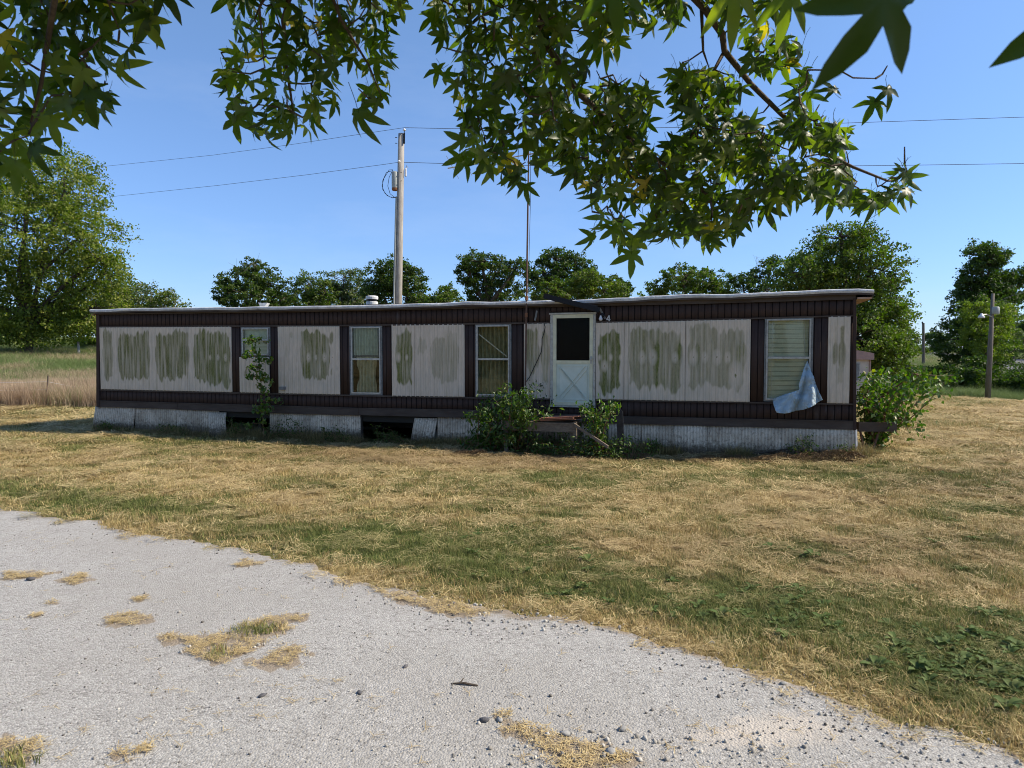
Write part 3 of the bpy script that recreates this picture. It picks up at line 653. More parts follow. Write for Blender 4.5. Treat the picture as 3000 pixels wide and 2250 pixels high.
# broad-leaved weeds in the green strip, and bunch tufts
ros = [rosette(9, MAT['weedleaf'], 'rosette_a', .09, .6), rosette(7, MAT['weedleaf'], 'rosette_b', .11, .9), blades(40, .05, .1, .2, .008, 1.4, MAT['blade'], 'bunch_tuft_dddd', seg=3)]
x, y = pts_log(20000, 2.6, 12); px_, py_ = project(x, y, T(x, y)); ed = edge_dist(x, y); g, b_ = cov(x, y)
prr = np.where(ed > .3, np.clip((g-.6)*1.6, 0, 1), 0)*np.interp(px_, [0, 1200, 1800, 2400, 3000], [.04, .08, .4, .9, 1.])
keep = rs.rand(len(x)) < prr; x, y, g = x[keep], y[keep], g[keep]; n_ = len(x); pk = rs.randint(0, 3, n_); pk = np.where((pk == 2) & (rs.rand(n_) < .5), 0, pk)
ss = .28+.45*rs.rand(n_)
o = scatter('broadleaf_weeds', np.stack([x, y, T(x, y)], -1), np.stack([0*x, 0*x, rs.rand(n_)*6.28], -1), np.stack([ss, ss, ss*.8], -1), pk, {'g': np.clip(.6+.4*rs.rand(n_), 0, 1), 'b': .3*rs.rand(n_)}, ros)
tag(o, 'low broad-leaved weeds growing in the green strip beside the driveway', 'weeds', kind='stuff')

# tall grass behind the wire fence (left), green scrub beyond, bank on the right
tallsrc = [blades(46, .4, .55, 1.0, .012, .55, MAT['tall'], 'tall_a', seg=3), blades(42, .4, .45, .9, .014, .8, MAT['tall'], 'tall_bb', seg=3)]
xs_, ys_, gs_, hs_ = [], [], [], []
for (xl, xh, yl, yh, n_, gm, hm) in ((-30, -9, 24.8, 31, 4200, .15, 1.0), (-40, -10, 30, 46, 5200, .72, .85), (-60, -14, 46, 75, 4200, .78, .8), (12, 50, 38, 48, 2600, .85, .75), (40, 80, 70, 120, 1600, .8, .8), (20, 42, 50, 100, 2200, .7, .9)):
    xx = xl+rs.rand(n_)*(xh-xl); yy = yl+rs.rand(n_)*(yh-yl)
    if xl > 0:
        k_ = np.ones(n_, bool)
        for q in rr: k_ &= np.hypot(xx-q[0], yy-q[1]) > 4.0
        xx, yy = xx[k_], yy[k_]
    xs_.append(xx); ys_.append(yy); gs_.append(np.clip(gm+(fbm(xx, yy, 3.5, 3, 3)-.5)*1.1+(rs.rand(len(xx))-.5)*.3, 0, 1)); hs_.append(hm*(.7+.6*vnoise(xx, yy, 2.5)))
x = np.concatenate(xs_); y = np.concatenate(ys_); g = np.concatenate(gs_); hh = np.concatenate(hs_); n_ = len(x)
s = np.clip(y/26, .9, 3)
o = scatter('tall_field_grass', np.stack([x, y, T(x, y)-.02], -1), np.stack([(rs.rand(n_)-.5)*.3, (rs.rand(n_)-.5)*.3, rs.rand(n_)*6.28], -1), np.stack([s, s, hh], -1), rs.randint(0, 2, n_), {'g': g, 'b': .3*(1-g)*rs.rand(n_)}, tallsrc)
tag(o, 'tall pinkish dry grass and green weeds in the field beyond the wire fence', 'field grass', kind='stuff')

# ------------------------------------------------------------------ leaf clouds and trees
def leaf_cloud(P, size, flat=.5, fold=.25, aspect=.62, droop=0., seed=1):
    r = np.random.RandomState(seed); n_ = len(P)
    size = size*(.6+.8*r.rand(n_))
    d = r.normal(size=(n_, 3)); d[:, 2] -= droop; d /= np.linalg.norm(d, axis=1)[:, None]
    nrm_ = r.normal(size=(n_, 3)); nrm_[:, 2] += flat*2; nrm_ -= (nrm_*d).sum(1)[:, None]*d; nrm_ /= np.linalg.norm(nrm_, axis=1)[:, None]+1e-9
    sdv = np.cross(d, nrm_)
    L_ = size[:, None]; a = P - d*L_*.5; b = P + d*L_*.5; c1 = P + sdv*L_*aspect*.5 + nrm_*L_*fold*.5; c2 = P - sdv*L_*aspect*.5 + nrm_*L_*fold*.5
    V = np.stack([a, c1, b, c2], 1).reshape(-1, 3); i = np.arange(n_)*4
    Fc = np.concatenate([np.stack([i, i+1, i+2], -1), np.stack([i, i+2, i+3], -1)])
    return V, Fc
def make_leaves(name, P, size, m, parent, kind=None, vals=None, **kw):
    V, Fc = leaf_cloud(P, size, **kw); r = np.random.RandomState(len(P) % 977)
    v = r.rand(len(P)) if vals is None else vals
    return link(name, np_mesh(name, V, Fc, {'v': np.repeat(v, 4)}), m, parent)

def tree(name, label, cat, D, bx, lobes, n_leaf, lsize, m, bark='bark', tr=.2, group=None, clump=.16, per=34, dead=0, fork=.45, hollow=.5, trunk_top=None, seed=0, base_z=None, depthf=.9, droop=0., twigs=True):
    r = np.random.RandomState(seed+abs(int(bx))); bpt = at(bx, 1040, D); bz = Tz(bpt[0], D) if base_z is None else base_z
    root = empty(name, (bpt[0], D, bz), label, cat, group)
    k = D/F; C = []; Rr = []
    for (cx, cy, rx, ry) in lobes:
        c = at(cx, cy, D); dz = rx*k*depthf
        C.append(c + np.array([0, (r.rand()-.5)*dz*1.0, 0])); Rr.append((rx*k, dz, ry*k))
    C = np.array(C); Rr = np.array(Rr); cen = C.mean(0)
    mb = MB(); top = C[:, 2].max(); b0 = np.array([bpt[0], D, bz-.1])
    fz = bz + (cen[2]-bz)*fork; ft = np.array([bpt[0]*.6+cen[0]*.4, D, fz])
    mb.tube([b0, b0*.5+ft*.5+np.array([.05, 0, 0]), ft], [tr*1.25, tr, tr*.85], 9)
    cl_all = []
    nclump = max(6, n_leaf//per); wgt = Rr[:, 0]*Rr[:, 2]; wgt = wgt/wgt.sum()
    for i in range(len(C)):
        mid = ft*.45+C[i]*.55 + r.normal(size=3)*Rr[i].mean()*.18; tip = C[i]+np.array([0, 0, Rr[i, 2]*.5])
        mb.tube([ft-np.array([0, 0, .05]), mid, C[i], tip], [tr*.62, tr*.4, tr*.25, tr*.08], 6)
        nc = max(3, int(nclump*wgt[i])); d = r.normal(size=(nc, 3)); d /= np.linalg.norm(d, axis=1)[:, None]
        rad = hollow + (1.02-hollow)*r.rand(nc)**.6; rad = np.where(r.rand(nc) < .2, 1.0+.32*r.rand(nc), rad)
        cl = C[i] + d*rad[:, None]*Rr[i]; cl_all.append(cl)
        if twigs:
            for q in cl[::max(1, len(cl)//10)]:
                mb.tube([C[i]+(r.rand(3)-.5)*Rr[i]*.3, (C[i]+q)/2+r.normal(size=3)*.05*Rr[i], q], [tr*.14, tr*.09, tr*.03], 4, False)
    cl = np.concatenate(cl_all); cl = cl[cl[:, 2] > bz+.15]
    mb.build('trunk', MAT[bark], root)
    sg = clump*Rr.mean()*.8
    P = np.repeat(cl, per, 0) + r.normal(size=(len(cl)*per, 3))*sg*np.array([1, 1, .65]); P = P[P[:, 2] > bz+.05]
    vals = np.clip(np.repeat(r.rand(len(cl)), per)[:len(P)]*.5+r.rand(len(P))*.5, 0, 1)
    make_leaves('crown', P, lsize, MAT[m], root, vals=vals, droop=droop, seed=seed+3)
    if dead:
        db = MB()
        for j in range(dead):
            t = cl[r.randint(len(cl))]; t = np.array([t[0], t[1], top+Rr[0, 2]*(.3+.5*r.rand())]); s0 = C[r.randint(len(C))]; m0 = (s0+t)/2+r.normal(size=3)*.3
            db.tube([s0, m0, t], [tr*.1, tr*.07, tr*.02], 4)
            for _ in range(2): db.tube([m0, m0+(t-m0)*.5+r.normal(size=3)*.25, t+r.normal(size=3)*.5], [tr*.06, tr*.04, tr*.015], 4)
        db.build('dead_branch', MAT['bark_pale'], root)
    return root

tree('walnut_tree', 'large spreading yellow-green tree behind the wire fence left of the mobile home', 'tree', 54, 75,
     [(-120, 620, 190, 150), (60, 520, 150, 110), (200, 560, 110, 110), (110, 680, 190, 120), (260, 700, 110, 110), (290, 800, 75, 60), (180, 820, 150, 110), (30, 850, 170, 110), (-150, 850, 150, 130), (270, 900, 80, 80), (120, 935, 110, 45), (300, 760, 50, 30), (75, 990, 120, 30), (60, 965, 90, 40), (-20, 960, 80, 45), (190, 960, 80, 35), (70, 900, 60, 90)],
     78000, .21, 'walnut', tr=.36, fork=.5, clump=.13, per=30, seed=1, droop=.4, hollow=.45)
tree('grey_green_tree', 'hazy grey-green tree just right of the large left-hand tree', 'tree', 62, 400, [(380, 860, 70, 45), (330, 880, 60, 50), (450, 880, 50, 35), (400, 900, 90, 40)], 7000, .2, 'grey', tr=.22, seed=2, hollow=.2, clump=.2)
tree('sparse_tree', 'thin pale tree with bare twigs showing above the left end of the roof', 'tree', 60, 510, [(490, 870, 35, 22), (520, 885, 35, 20), (480, 900, 60, 25)], 1500, .2, 'yellow', tr=.18, seed=3, dead=5, clump=.3, bark='bark_pale')
tree('dark_oak_tree', 'round dark oak above the roof beside the white scrap', 'tree', 62, 745, [(740, 790, 45, 28), (700, 825, 62, 36), (790, 835, 48, 40), (750, 870, 100, 45), (665, 870, 35, 28), (825, 880, 40, 25)], 15000, .2, 'oak', tr=.35, dead=3, seed=4, clump=.13)
tree('open_oak_tree', 'loose oak with bare dead twigs on top, left of the utility pole', 'tree', 66, 920, [(900, 840, 48, 36), (950, 855, 40, 40), (880, 880, 50, 30), (930, 890, 60, 30)], 8500, .2, 'mid', tr=.25, dead=4, seed=5, clump=.16)
tree('open_tree', 'open mid-green tree between the bare-topped oak and the pole', 'tree', 68, 1020, [(1010, 820, 55, 30), (1040, 860, 50, 40), (985, 870, 45, 40), (1070, 885, 60, 25)], 9000, .2, 'grey', tr=.25, seed=6, clump=.16)
tree('dense_oak_tree', 'dense dark oak directly behind the tall utility pole', 'tree', 60, 1160, [(1155, 795, 60, 34), (1110, 830, 50, 40), (1195, 825, 52, 40), (1160, 870, 95, 45), (1240, 885, 45, 25)], 16000, .2, 'oak', tr=.35, seed=7, clump=.13)
tree('small_tree', 'small light green tree alone above the roof right of the utility pole', 'tree', 50, 1305, [(1300, 862, 34, 26), (1315, 888, 45, 28), (1275, 893, 40, 20)], 5000, .16, 'mid', tr=.16, seed=8)
tree('forked_oak_tree', 'tall oak with visible forked trunk, left of the antenna mast', 'tree', 55, 1420, [(1410, 770, 55, 28), (1375, 800, 35, 40), (1450, 805, 60, 45), (1510, 790, 45, 30), (1400, 850, 45, 50), (1480, 860, 70, 40)], 15000, .18, 'oak', tr=.32, seed=9, clump=.14, fork=.7)
tree('broad_oak_tree', 'broad dark oak behind the antenna mast and the door', 'tree', 58, 1660, [(1630, 760, 50, 30), (1685, 780, 50, 34), (1590, 800, 50, 40), (1720, 820, 50, 36), (1640, 840, 90, 50)], 16000, .19, 'oak', tr=.35, seed=10, clump=.13)
tree('pale_sapling', 'small yellowish tree above the roof just left of the awning bar', 'tree', 40, 1610, [(1612, 845, 30, 22), (1590, 870, 32, 20), (1640, 872, 25, 20)], 4000, .12, 'yellow', tr=.1, seed=11)
tree('yellow_tree', 'yellow-green tree above the roof over the right of the door', 'tree', 42, 1730, [(1725, 820, 45, 28), (1690, 850, 45, 35), (1770, 850, 55, 32)], 9000, .13, 'yellow', tr=.15, seed=12)
tree('roofline_oak_tree', 'small dark oak at the right end of the middle tree group', 'tree', 60, 1805, [(1795, 835, 28, 22), (1825, 850, 28, 24), (1800, 875, 50, 25)], 5000, .2, 'oak', tr=.2, seed=13)
tree('rounded_tree', 'rounded bright green tree above the roof right of the house number', 'tree', 50, 2020, [(1990, 815, 58, 30), (2060, 818, 60, 32), (1930, 845, 35, 25), (2110, 850, 40, 25), (2020, 860, 110, 30)], 14000, .16, 'mid', tr=.3, seed=14, clump=.12)
tree('feathery_tree', 'thin feathery tree with sky showing through, left of the big right-hand tree', 'tree', 48, 2200, [(2170, 820, 32, 22), (2215, 810, 25, 25), (2180, 850, 50, 25), (2255, 790, 28, 30), (2250, 850, 40, 25), (2270, 762, 16, 12)], 5200, .16, 'oak', tr=.16, seed=15, dead=2, clump=.24)
tree('hackberry_tree', 'big dense green tree standing behind the right end of the mobile home', 'tree', 34, 2480,
     [(2450, 700, 75, 40), (2540, 700, 50, 30), (2420, 770, 110, 60), (2340, 810, 90, 50), (2530, 790, 95, 70), (2440, 870, 160, 70), (2560, 890, 110, 90), (2600, 960, 75, 80), (2480, 990, 130, 80), (2590, 1040, 60, 60), (2380, 900, 100, 60), (2540, 1080, 80, 50), (2440, 1060, 80, 60)],
     64000, .135, 'mid', tr=.35, seed=16, clump=.13, per=28, fork=.35)
tree('oak_by_road', 'tall dark oak leaning right over the verge behind the yard light pole', 'tree', 52, 2870,
     [(2905, 755, 45, 32), (2880, 800, 55, 40), (2960, 815, 55, 22), (3020, 805, 60, 28), (2850, 860, 50, 50), (2920, 850, 60, 40), (2850, 930, 70, 65), (2990, 870, 30, 16), (2825, 1000, 75, 65), (2880, 1020, 70, 60), (2895, 745, 50, 36), (2900, 880, 80, 60)], 42000, .18, 'oak', tr=.35, seed=17, clump=.15)
tree('bright_bush', 'bright green leafy bush lit by the sun behind the yard light pole', 'bush', 46, 2900, [(2870, 900, 40, 28), (2920, 930, 50, 50), (2930, 1000, 50, 50), (2870, 970, 60, 70)], 15000, .13, 'walnut', tr=.12, seed=18, clump=.14)
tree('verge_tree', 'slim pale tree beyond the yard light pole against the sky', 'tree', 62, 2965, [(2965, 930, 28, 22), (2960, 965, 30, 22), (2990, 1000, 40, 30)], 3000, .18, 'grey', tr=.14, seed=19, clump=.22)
tree('roadside_tree', 'dark leafy tree cut by the right edge beside the road', 'tree', 74, 3010, [(3000, 985, 50, 35), (3040, 960, 70, 60), (2985, 1025, 40, 26)], 9000, .22, 'oak', tr=.2, seed=20)
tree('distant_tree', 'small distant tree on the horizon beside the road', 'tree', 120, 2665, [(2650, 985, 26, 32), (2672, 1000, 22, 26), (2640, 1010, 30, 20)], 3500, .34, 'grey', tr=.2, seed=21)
tree('far_bush', 'far row of bushes low on the horizon right of the dense green tree', 'bush', 100, 2640, [(2600, 1010, 50, 30), (2560, 1000, 50, 40), (2650, 1022, 40, 16), (2700, 1026, 40, 12)], 7000, .3, 'mid', tr=.12, seed=71)
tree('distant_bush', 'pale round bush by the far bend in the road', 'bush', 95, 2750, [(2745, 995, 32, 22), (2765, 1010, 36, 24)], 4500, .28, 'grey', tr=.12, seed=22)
for k, (bx, D, lob, lab) in enumerate([(2980, 41.5, [(2955, 1125, 50, 28), (3010, 1120, 60, 32)], 'dark bramble bush right of the yard light pole'),
        (2830, 42, [(2815, 1125, 40, 22), (2850, 1110, 40, 30)], 'tangled bramble bush left of the yard light pole'),
        (2890, 43, [(2875, 1090, 40, 40), (2915, 1110, 40, 34)], 'low bramble bush just behind the yard light pole'),
        (2650, 38, [(2620, 1085, 50, 35), (2670, 1100, 40, 25)], 'leafy scrub bush between the hitch and the distant pole'),
        (2735, 50, [(2720, 1100, 35, 24), (2760, 1095, 35, 24)], 'low scrub bush on the lawn edge under the far road'),
        (3060, 44, [(3050, 1110, 60, 50)], 'bramble bush at the right edge under the road')]):
    tree('bramble_bush', lab, 'bush', D, bx, lob, 6500, .14, 'oak' if k != 3 else 'grey', tr=.05, group='bushes along the verge', seed=30+k, clump=.2, twigs=False)
# line of shrubs / wood far left behind the field
for k, (bx, D, lob, lab) in enumerate([(60, 90, [(20, 935, 90, 45), (120, 945, 80, 40), (60, 960, 120, 28)], 'dark wood edge behind the field under the large left tree'),
        (230, 95, [(190, 945, 80, 35), (260, 935, 60, 45), (320, 930, 60, 50)], 'dark thicket behind the field beside the left end of the mobile home'),
        (-140, 88, [(-150, 930, 120, 60)], 'dark thicket at the far left field edge')]):
    tree('thicket', lab, 'thicket', D, bx, lob, 7000, .32, 'oak', tr=.15, group='thickets behind the field', seed=40+k, twigs=False)
for k, (bx, D, lob, lab) in enumerate([(45, 66, [(20, 1010, 60, 22), (90, 1012, 60, 16)], 'low leafy scrub under the large left tree'),
        (200, 68, [(195, 1012, 40, 14), (160, 1018, 50, 12)], 'scrubby bush with a dark top left of the mobile home'), (265, 64, [(262, 1008, 30, 18)], 'leafy scrub touching the left wall line of the mobile home')]):
    tree('field_bush', lab, 'bush', D, bx, lob, 3200, .2, 'walnut', tr=.04, group='bushes in the left field', seed=50+k, twigs=False)

# trees across the yard behind the camera (they show in the window panes)
src_t = [o for o in bpy.data.objects if o.parent is None and o.name in ('hackberry_tree', 'dense_oak_tree', 'broad_oak_tree')]
for i, (x_, y_, k_, sc_, lab) in enumerate([(-14, -22, 0, 1.2, 'dense tree across the yard on the left behind the viewer'), (-4, -26, 1, 1.3, 'dark oak across the yard behind the viewer'), (6, -30, 2, 1.3, 'broad oak furthest back behind the viewer'), (15, -24, 0, 1.1, 'dense tree across the yard on the right behind the viewer'), (-26, -20, 2, 1.2, 'broad oak at the far left behind the viewer'), (-20, -38, 1, 1.6, 'tall oak in the second row behind the viewer'), (0, -40, 0, 1.8, 'large dense tree in the second row behind the viewer'), (-9, -20, 2, .8, 'small oak nearest behind the viewer')]):
    s0 = src_t[k_]; t_ = s0.copy(); col.objects.link(t_); t_.location = (x_, y_, Tz(x_, y_)); t_.rotation_euler = (0, 0, 1.3+i); t_.scale = (sc_,)*3; t_['label'] = lab; t_['group'] = 'trees behind the viewer'
    for c_ in s0.children: q_ = c_.copy(); col.objects.link(q_); q_.parent = t_

# ------------------------------------------------------------------ wire fence on the left
def fence():
    P1 = G(133, 1190); root = empty('wire_fence', P1, 'thin wire fence on steel posts in the tall grass left of the mobile home', 'fence')
    tops = []
    for (px, pyb, pyt, r_) in ((133, 1192, 1100, .035), (250, 1176, 1127, .03), (-260, 1215, 1105, .035)):
        b = G(px, pyb) if px > -200 else np.array([-22.5, 24.9, Tz(-22.5, 24.9)]); t = at(px+8, pyt, b[1]) if px > -200 else b+np.array([.1, 0, 1.2])
        m = MB(); m.beam(b-np.array([0, 0, .1]), t, r_, r_*.7); m.beam(b+np.array([0, .025, 0]), t+np.array([0, .025, 0]), r_*.3, r_*.8); m.build('post', MAT['steelpost'], root); tops.append((b, t))
    tops.sort(key=lambda q: q[0][0]); ext = (np.array([-8.6, 26.6, Tz(-8.6, 26.6)]), np.array([-8.6, 26.6, Tz(-8.6, 26.6)+1.1])); tops.append(ext)
    m = MB(); m.beam(ext[0]-np.array([0, 0, .1]), ext[1], .03, .03); m.build('post', MAT['steelpost'], root)
    for f in (.55, .8):
        m = MB()
        for (a, b) in zip(tops[:-1], tops[1:]):
            p = a[0]*(1-f)+a[1]*f; q = b[0]*(1-f)+b[1]*f; mid = (p+q)/2-np.array([0, 0, .03]); m.tube([p, mid, q], .005, 4)
        m.build('fence_wire', MAT['white'], root)
fence()
def simple_post():
    b = G(231, 1050); t = at(229, 1006, b[1]); root = empty('wooden_post', b, 'pale split wooden post in the field left of the mobile home', 'post')
    m = MB(); m.tube([b-np.array([0, 0, .2]), (b+t)/2+np.array([.03, 0, 0]), t], [.11, .1, .08], 8); m.build('shaft', MAT['pole'], root)
    m = MB(); m.lathe(t+np.array([0, 0, -.02]), [(.1, 0), (.1, .12), (.06, .16)], 8); m.build('cap', MAT['poledark'], root)
simple_post()
def feeder():
    b = G(121, 1022); t = at(120, 1000, b[1]); root = empty('field_box', b, 'small black box on a thin stake far off in the left field', 'box')
    m = MB(); m.tube([b-np.array([0, 0, .3]), t], .03, 6); m.build('stake', MAT['steelpost'], root)
    m = MB(); m.box((t[0]-.2, t[1]-.15, t[2]-.05), (t[0]+.2, t[1]+.15, t[2]+.25)); m.v[4:8] = [(x_*.5+t[0]*.5+.04, y_, z_) for x_, y_, z_ in m.v[4:8]]; m.build('body', MAT['black'], root)
feeder()

# ------------------------------------------------------------------ mobile home
def Wr(px, py, off=0.):                      # pixel -> wall coordinates (u along, z up) on the front wall pushed out by off
    r = ray(px, py); o = np.array([0, 0, CAM_Z]); a = np.array([A2[0]+N_OUT[0]*off, A2[1]+N_OUT[1]*off])
    t = ((a-o[:2]) @ NI)/(r[:2] @ NI); p = o+r*t
    return float((p[:2]-a) @ DU), float(p[2])
def WP(u, z, off=0.): return (A2[0]+DU[0]*u+N_OUT[0]*off, A2[1]+DU[1]*u+N_OUT[1]*off, z)
def L1(pts): 
    xs = [p[0] for p in pts]; ys = [p[1] for p in pts]; return lambda px: float(np.interp(px, xs, ys))
def ex(f): return f
Y_roof = L1([(263, 907), (400, 903), (1050, 895), (1359, 885), (1547, 882), (1750, 876), (1903, 867), (2107, 861), (2310, 854), (2514, 846), (2561, 848)])
Y_sid = L1([(290, 921), (1046, 911), (1529, 900), (1985, 891), (2512, 876)])
Y_pt = L1([(294, 959), (680, 957), (995, 956), (1149, 951), (1360, 950), (1536, 948), (1743, 946), (2198, 935), (2426, 928), (2500, 926)])
Y_pb = L1([(285, 1140), (674, 1149), (788, 1152), (995, 1156), (1147, 1161), (1360, 1163), (1615, 1168), (1745, 1170), (2196, 1178), (2423, 1181), (2500, 1183)])
Y_sb = L1([(283, 1176), (1050, 1198), (1359, 1203), (1830, 1223), (2504, 1236)])
Y_tb = L1([(282, 1192), (648, 1203), (850, 1212), (1050, 1217), (1150, 1222), (1359, 1225), (1822, 1241), (2270, 1254), (2505, 1260)])
home = empty('mobile_home', (float(A2[0]+B2[0])/2, float(A2[1]+B2[1])/2, -.2), 'long abandoned brown and beige mobile home with mould-stained panels and torn skirting', 'mobile home')
def wbox(m, u0, u1, z0, z1, o0, o1):
    m.box8([WP(u0, z0, o1), WP(u1, z0, o1), WP(u1, z0, o0), WP(u0, z0, o0), WP(u0, z1, o1), WP(u1, z1, o1), WP(u1, z1, o0), WP(u0, z1, o0)])
def pxbox(m, x0, x1, yt, yb, o0, o1):        # yt/yb: numbers or functions of px
    f = lambda q, x_: q(x_) if callable(q) else q
    c = [Wr(x0, f(yb, x0), o1), Wr(x1, f(yb, x1), o1), Wr(x0, f(yt, x0), o1), Wr(x1, f(yt, x1), o1)]
    m.box8([WP(*c[0], o1), WP(*c[1], o1), WP(*c[1], o0), WP(*c[0], o0), WP(*c[2], o1), WP(*c[3], o1), WP(*c[3], o0), WP(*c[2], o0)])
def ribsheet(name, x0, x1, yt, yb, off, period, depth, m, step=None, zstep=None, prof='round', phase=0., stain=None, parent=None, warp=None, thick=.006):
    ft = yt if callable(yt) else (lambda x_: yt); fb = yb if callable(yb) else (lambda x_: yb)
    xs = np.linspace(x0, x1, 12); ut = [Wr(a, ft(a)) for a in xs]; ub = [Wr(a, fb(a)) for a in xs]
    u0 = Wr(x0, (ft(x0)+fb(x0))/2)[0]; u1 = Wr(x1, (ft(x1)+fb(x1))/2)[0]
    st = step or period/8; nu = max(3, int((u1-u0)/st)); U = np.linspace(u0, u1, nu)
    zt = np.interp(U, [a[0] for a in ut], [a[1] for a in ut]); zb = np.interp(U, [a[0] for a in ub], [a[1] for a in ub])
    nz_ = 2 if not zstep else max(3, int((zt-zb).mean()/zstep)); t = np.linspace(0, 1, nz_)[:, None]
    UU = np.repeat(U[None, :], nz_, 0); ZZ = zb[None, :]*(1-t)+zt[None, :]*t
    ph = ((UU+phase)/period) % 1.
    if prof == 'round': h = (.5+.5*np.cos(ph*2*np.pi))**1.0*depth
    elif prof == 'wide': h = np.clip(1-np.abs(ph-.5)*2/.32, 0, 1)*depth
    else: h = np.where(np.abs(ph-.5) < .07, -depth, 0.)
    OO = off + h
    if warp is not None: UU, ZZ, OO = warp(UU, ZZ, OO, t)
    Vx = A2[0]+DU[0]*UU+N_OUT[0]*OO; Vy = A2[1]+DU[1]*UU+N_OUT[1]*OO
    V = np.stack([Vx, Vy, ZZ], -1).reshape(-1, 3); id_ = np.arange(nu*nz_).reshape(nz_, nu)
    Q = np.stack([id_[:-1, :-1], id_[:-1, 1:], id_[1:, 1:], id_[1:, :-1]], -1).reshape(-1, 4)
    ring = np.concatenate([id_[0, :], id_[1:, -1], id_[-1, -2::-1], id_[-2:0:-1, 0]]); nb = len(V)
    back = V[ring].copy(); back[:, 0] -= N_OUT[0]*(thick+depth+.004); back[:, 1] -= N_OUT[1]*(thick+depth+.004)
    V = np.concatenate([V, back]); rn = len(ring); j = np.arange(rn); jn = (j+1) % rn
    Q = np.concatenate([Q, np.stack([ring[j], nb+j, nb+jn, ring[jn]], -1)])
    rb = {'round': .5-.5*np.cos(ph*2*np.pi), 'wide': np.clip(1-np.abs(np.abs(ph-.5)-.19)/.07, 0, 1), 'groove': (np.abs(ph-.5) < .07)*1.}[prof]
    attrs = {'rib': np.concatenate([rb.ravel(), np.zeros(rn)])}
    if stain is not None:
        s_, g_ = stain(UU, ZZ, OO); attrs.update({'stain': np.concatenate([s_.ravel(), np.zeros(rn)]), 'green': np.concatenate([g_.ravel(), np.zeros(rn)])})
    me = np_mesh(name, V, Q, attrs, False); return link(name, me, m, parent if parent is not None else home)
# body shell: rear, ends, floor and inside
DEP = 3.6; ZF = .33; ZR = 2.70
def shell():
    m = MB()
    wbox(m, 0.02, LEN-.02, ZF, ZR, -DEP, -DEP+.08); m.build('rear_wall', MAT['brown'], home)
    m = MB(); wbox(m, 0.0, .06, ZF, ZR, -DEP+.081, -.03); m.build('end_wall', MAT['brown'], home)
    m = MB(); wbox(m, LEN-.06, LEN, ZF, ZR, -DEP+.081, -.03); m.build('end_wall', MAT['brown'], home)
    m = MB(); wbox(m, 0.062, LEN-.062, ZF-.1, ZF+.1, -DEP+.081, -.05); m.build('floor_deck', MAT['interior'], home)
    m = MB(); wbox(m, 0.3, LEN-.3, ZF-.32, ZF-.101, -1.1, -1.0); wbox(m, 0.3, LEN-.3, ZF-.32, ZF-.101, -2.7, -2.6); m.build('chassis_rail', MAT['black'], home)
    m = MB()
    for k in range(7):
        u = .8+k*2.55
        for o_ in (-1.25, -2.85): wbox(m, u, u+.4, -.35, ZF-.321, o_, o_+.4)
    m.build('support_blocks', MAT['block'], home)['kind'] = 'stuff'
    m = MB(); wbox(m, .062, LEN-.062, ZF+.1, ZR-.06, -1.9, -1.85); wbox(m, 0.062, LEN-.062, ZR-.06, ZR-.02, -DEP+.081, -.05); m.build('inner_wall', MAT['interior'], home)
    m = MB(); wbox(m, 0.02, LEN-.02, -.4, ZF, -DEP+.02, -DEP+.05); wbox(m, 0.02, .05, -.4, ZF-.001, -DEP+.05, -.05); wbox(m, LEN-.05, LEN-.02, -.4, ZF-.001, -DEP+.05, -.05); m.build('rear_skirting', MAT['skirt'], home)
shell()
# brown ribbed siding, in sheets around the openings
WIN = [(707, 792, 958, 1044), (1025, 1120, 954, 1157), (1393, 1498, 949, 1163), (2239, 2381, 930, 1177)]
DOOR = (1613, 1745, 915, 1193)
BRP = .115
def brown(x0, x1, yt, yb, nm='siding_sheet'):
    return ribsheet(nm, x0, x1, yt, yb, -.012, BRP, .012, MAT['brown'], step=BRP/16, prof='groove')
for (x0, x1) in ((284, 1013), (1014, 1612), (1746, 2508)): brown(x0, x1, Y_sid, (lambda x_: Y_pt(x_)-1))
brown(1613, 1745, Y_sid, 914)
for (x0, x1) in ((284, 706), (793, 1024), (1121, 1392), (1499, 1612), (1746, 2238), (2382, 2508)): brown(x0, x1, Y_pt, Y_pb)
brown(707, 792, 1045, Y_pb)
for (x0, x1) in ((284, 1013), (1014, 1612), (1746, 2508)): brown(x0, x1, (lambda x_: Y_pb(x_)+1), Y_sb)
brown(1613, 1745, 1194, Y_sb)
# trim battens at the panel lines and the skirt board
for (x0, x1) in ((284, 706), (706.5, 1013), (1014, 1612), (1746, 2200), (2200.5, 2508)):
    m = MB(); pxbox(m, x0, x1, (lambda x_: Y_pt(x_)-4), (lambda x_: Y_pt(x_)+.5), -.01, .016); m.build('trim_strip', MAT['browntrim'], home)
    m = MB(); pxbox(m, x0, x1, (lambda x_: Y_pb(x_)-.5), (lambda x_: Y_pb(x_)+4), -.01, .016); m.build('trim_strip', MAT['browntrim'], home)
bx_ = [284, 520, 850, 1050, 1370, 1612, 1822, 2180, 2508]
for a, b in zip(bx_[:-1], bx_[1:]):
    j = rnd.uniform(-1, 1)
    m = MB(); pxbox(m, a, b-1, (lambda x_: Y_sb(x_)), (lambda x_: Y_tb(x_)+j), -.02, .02+rnd.uniform(0, .012)); m.build('skirt_board', MAT['browntrim'], home)
    m = MB(); pxbox(m, a, b-1, (lambda x_: Y_sb(x_)-3), (lambda x_: Y_sb(x_)-.3), -.01, .028); m.build('trim_strip', MAT['browntrim'], home)
for (x0, x1) in ((282, 290), (2500, 2509)):
    m = MB(); pxbox(m, x0, x1, (lambda x_: Y_sid(x_)-3), (lambda x_: Y_tb(x_)), -.03, .034); m.build('corner_trim', MAT['brown'], home)
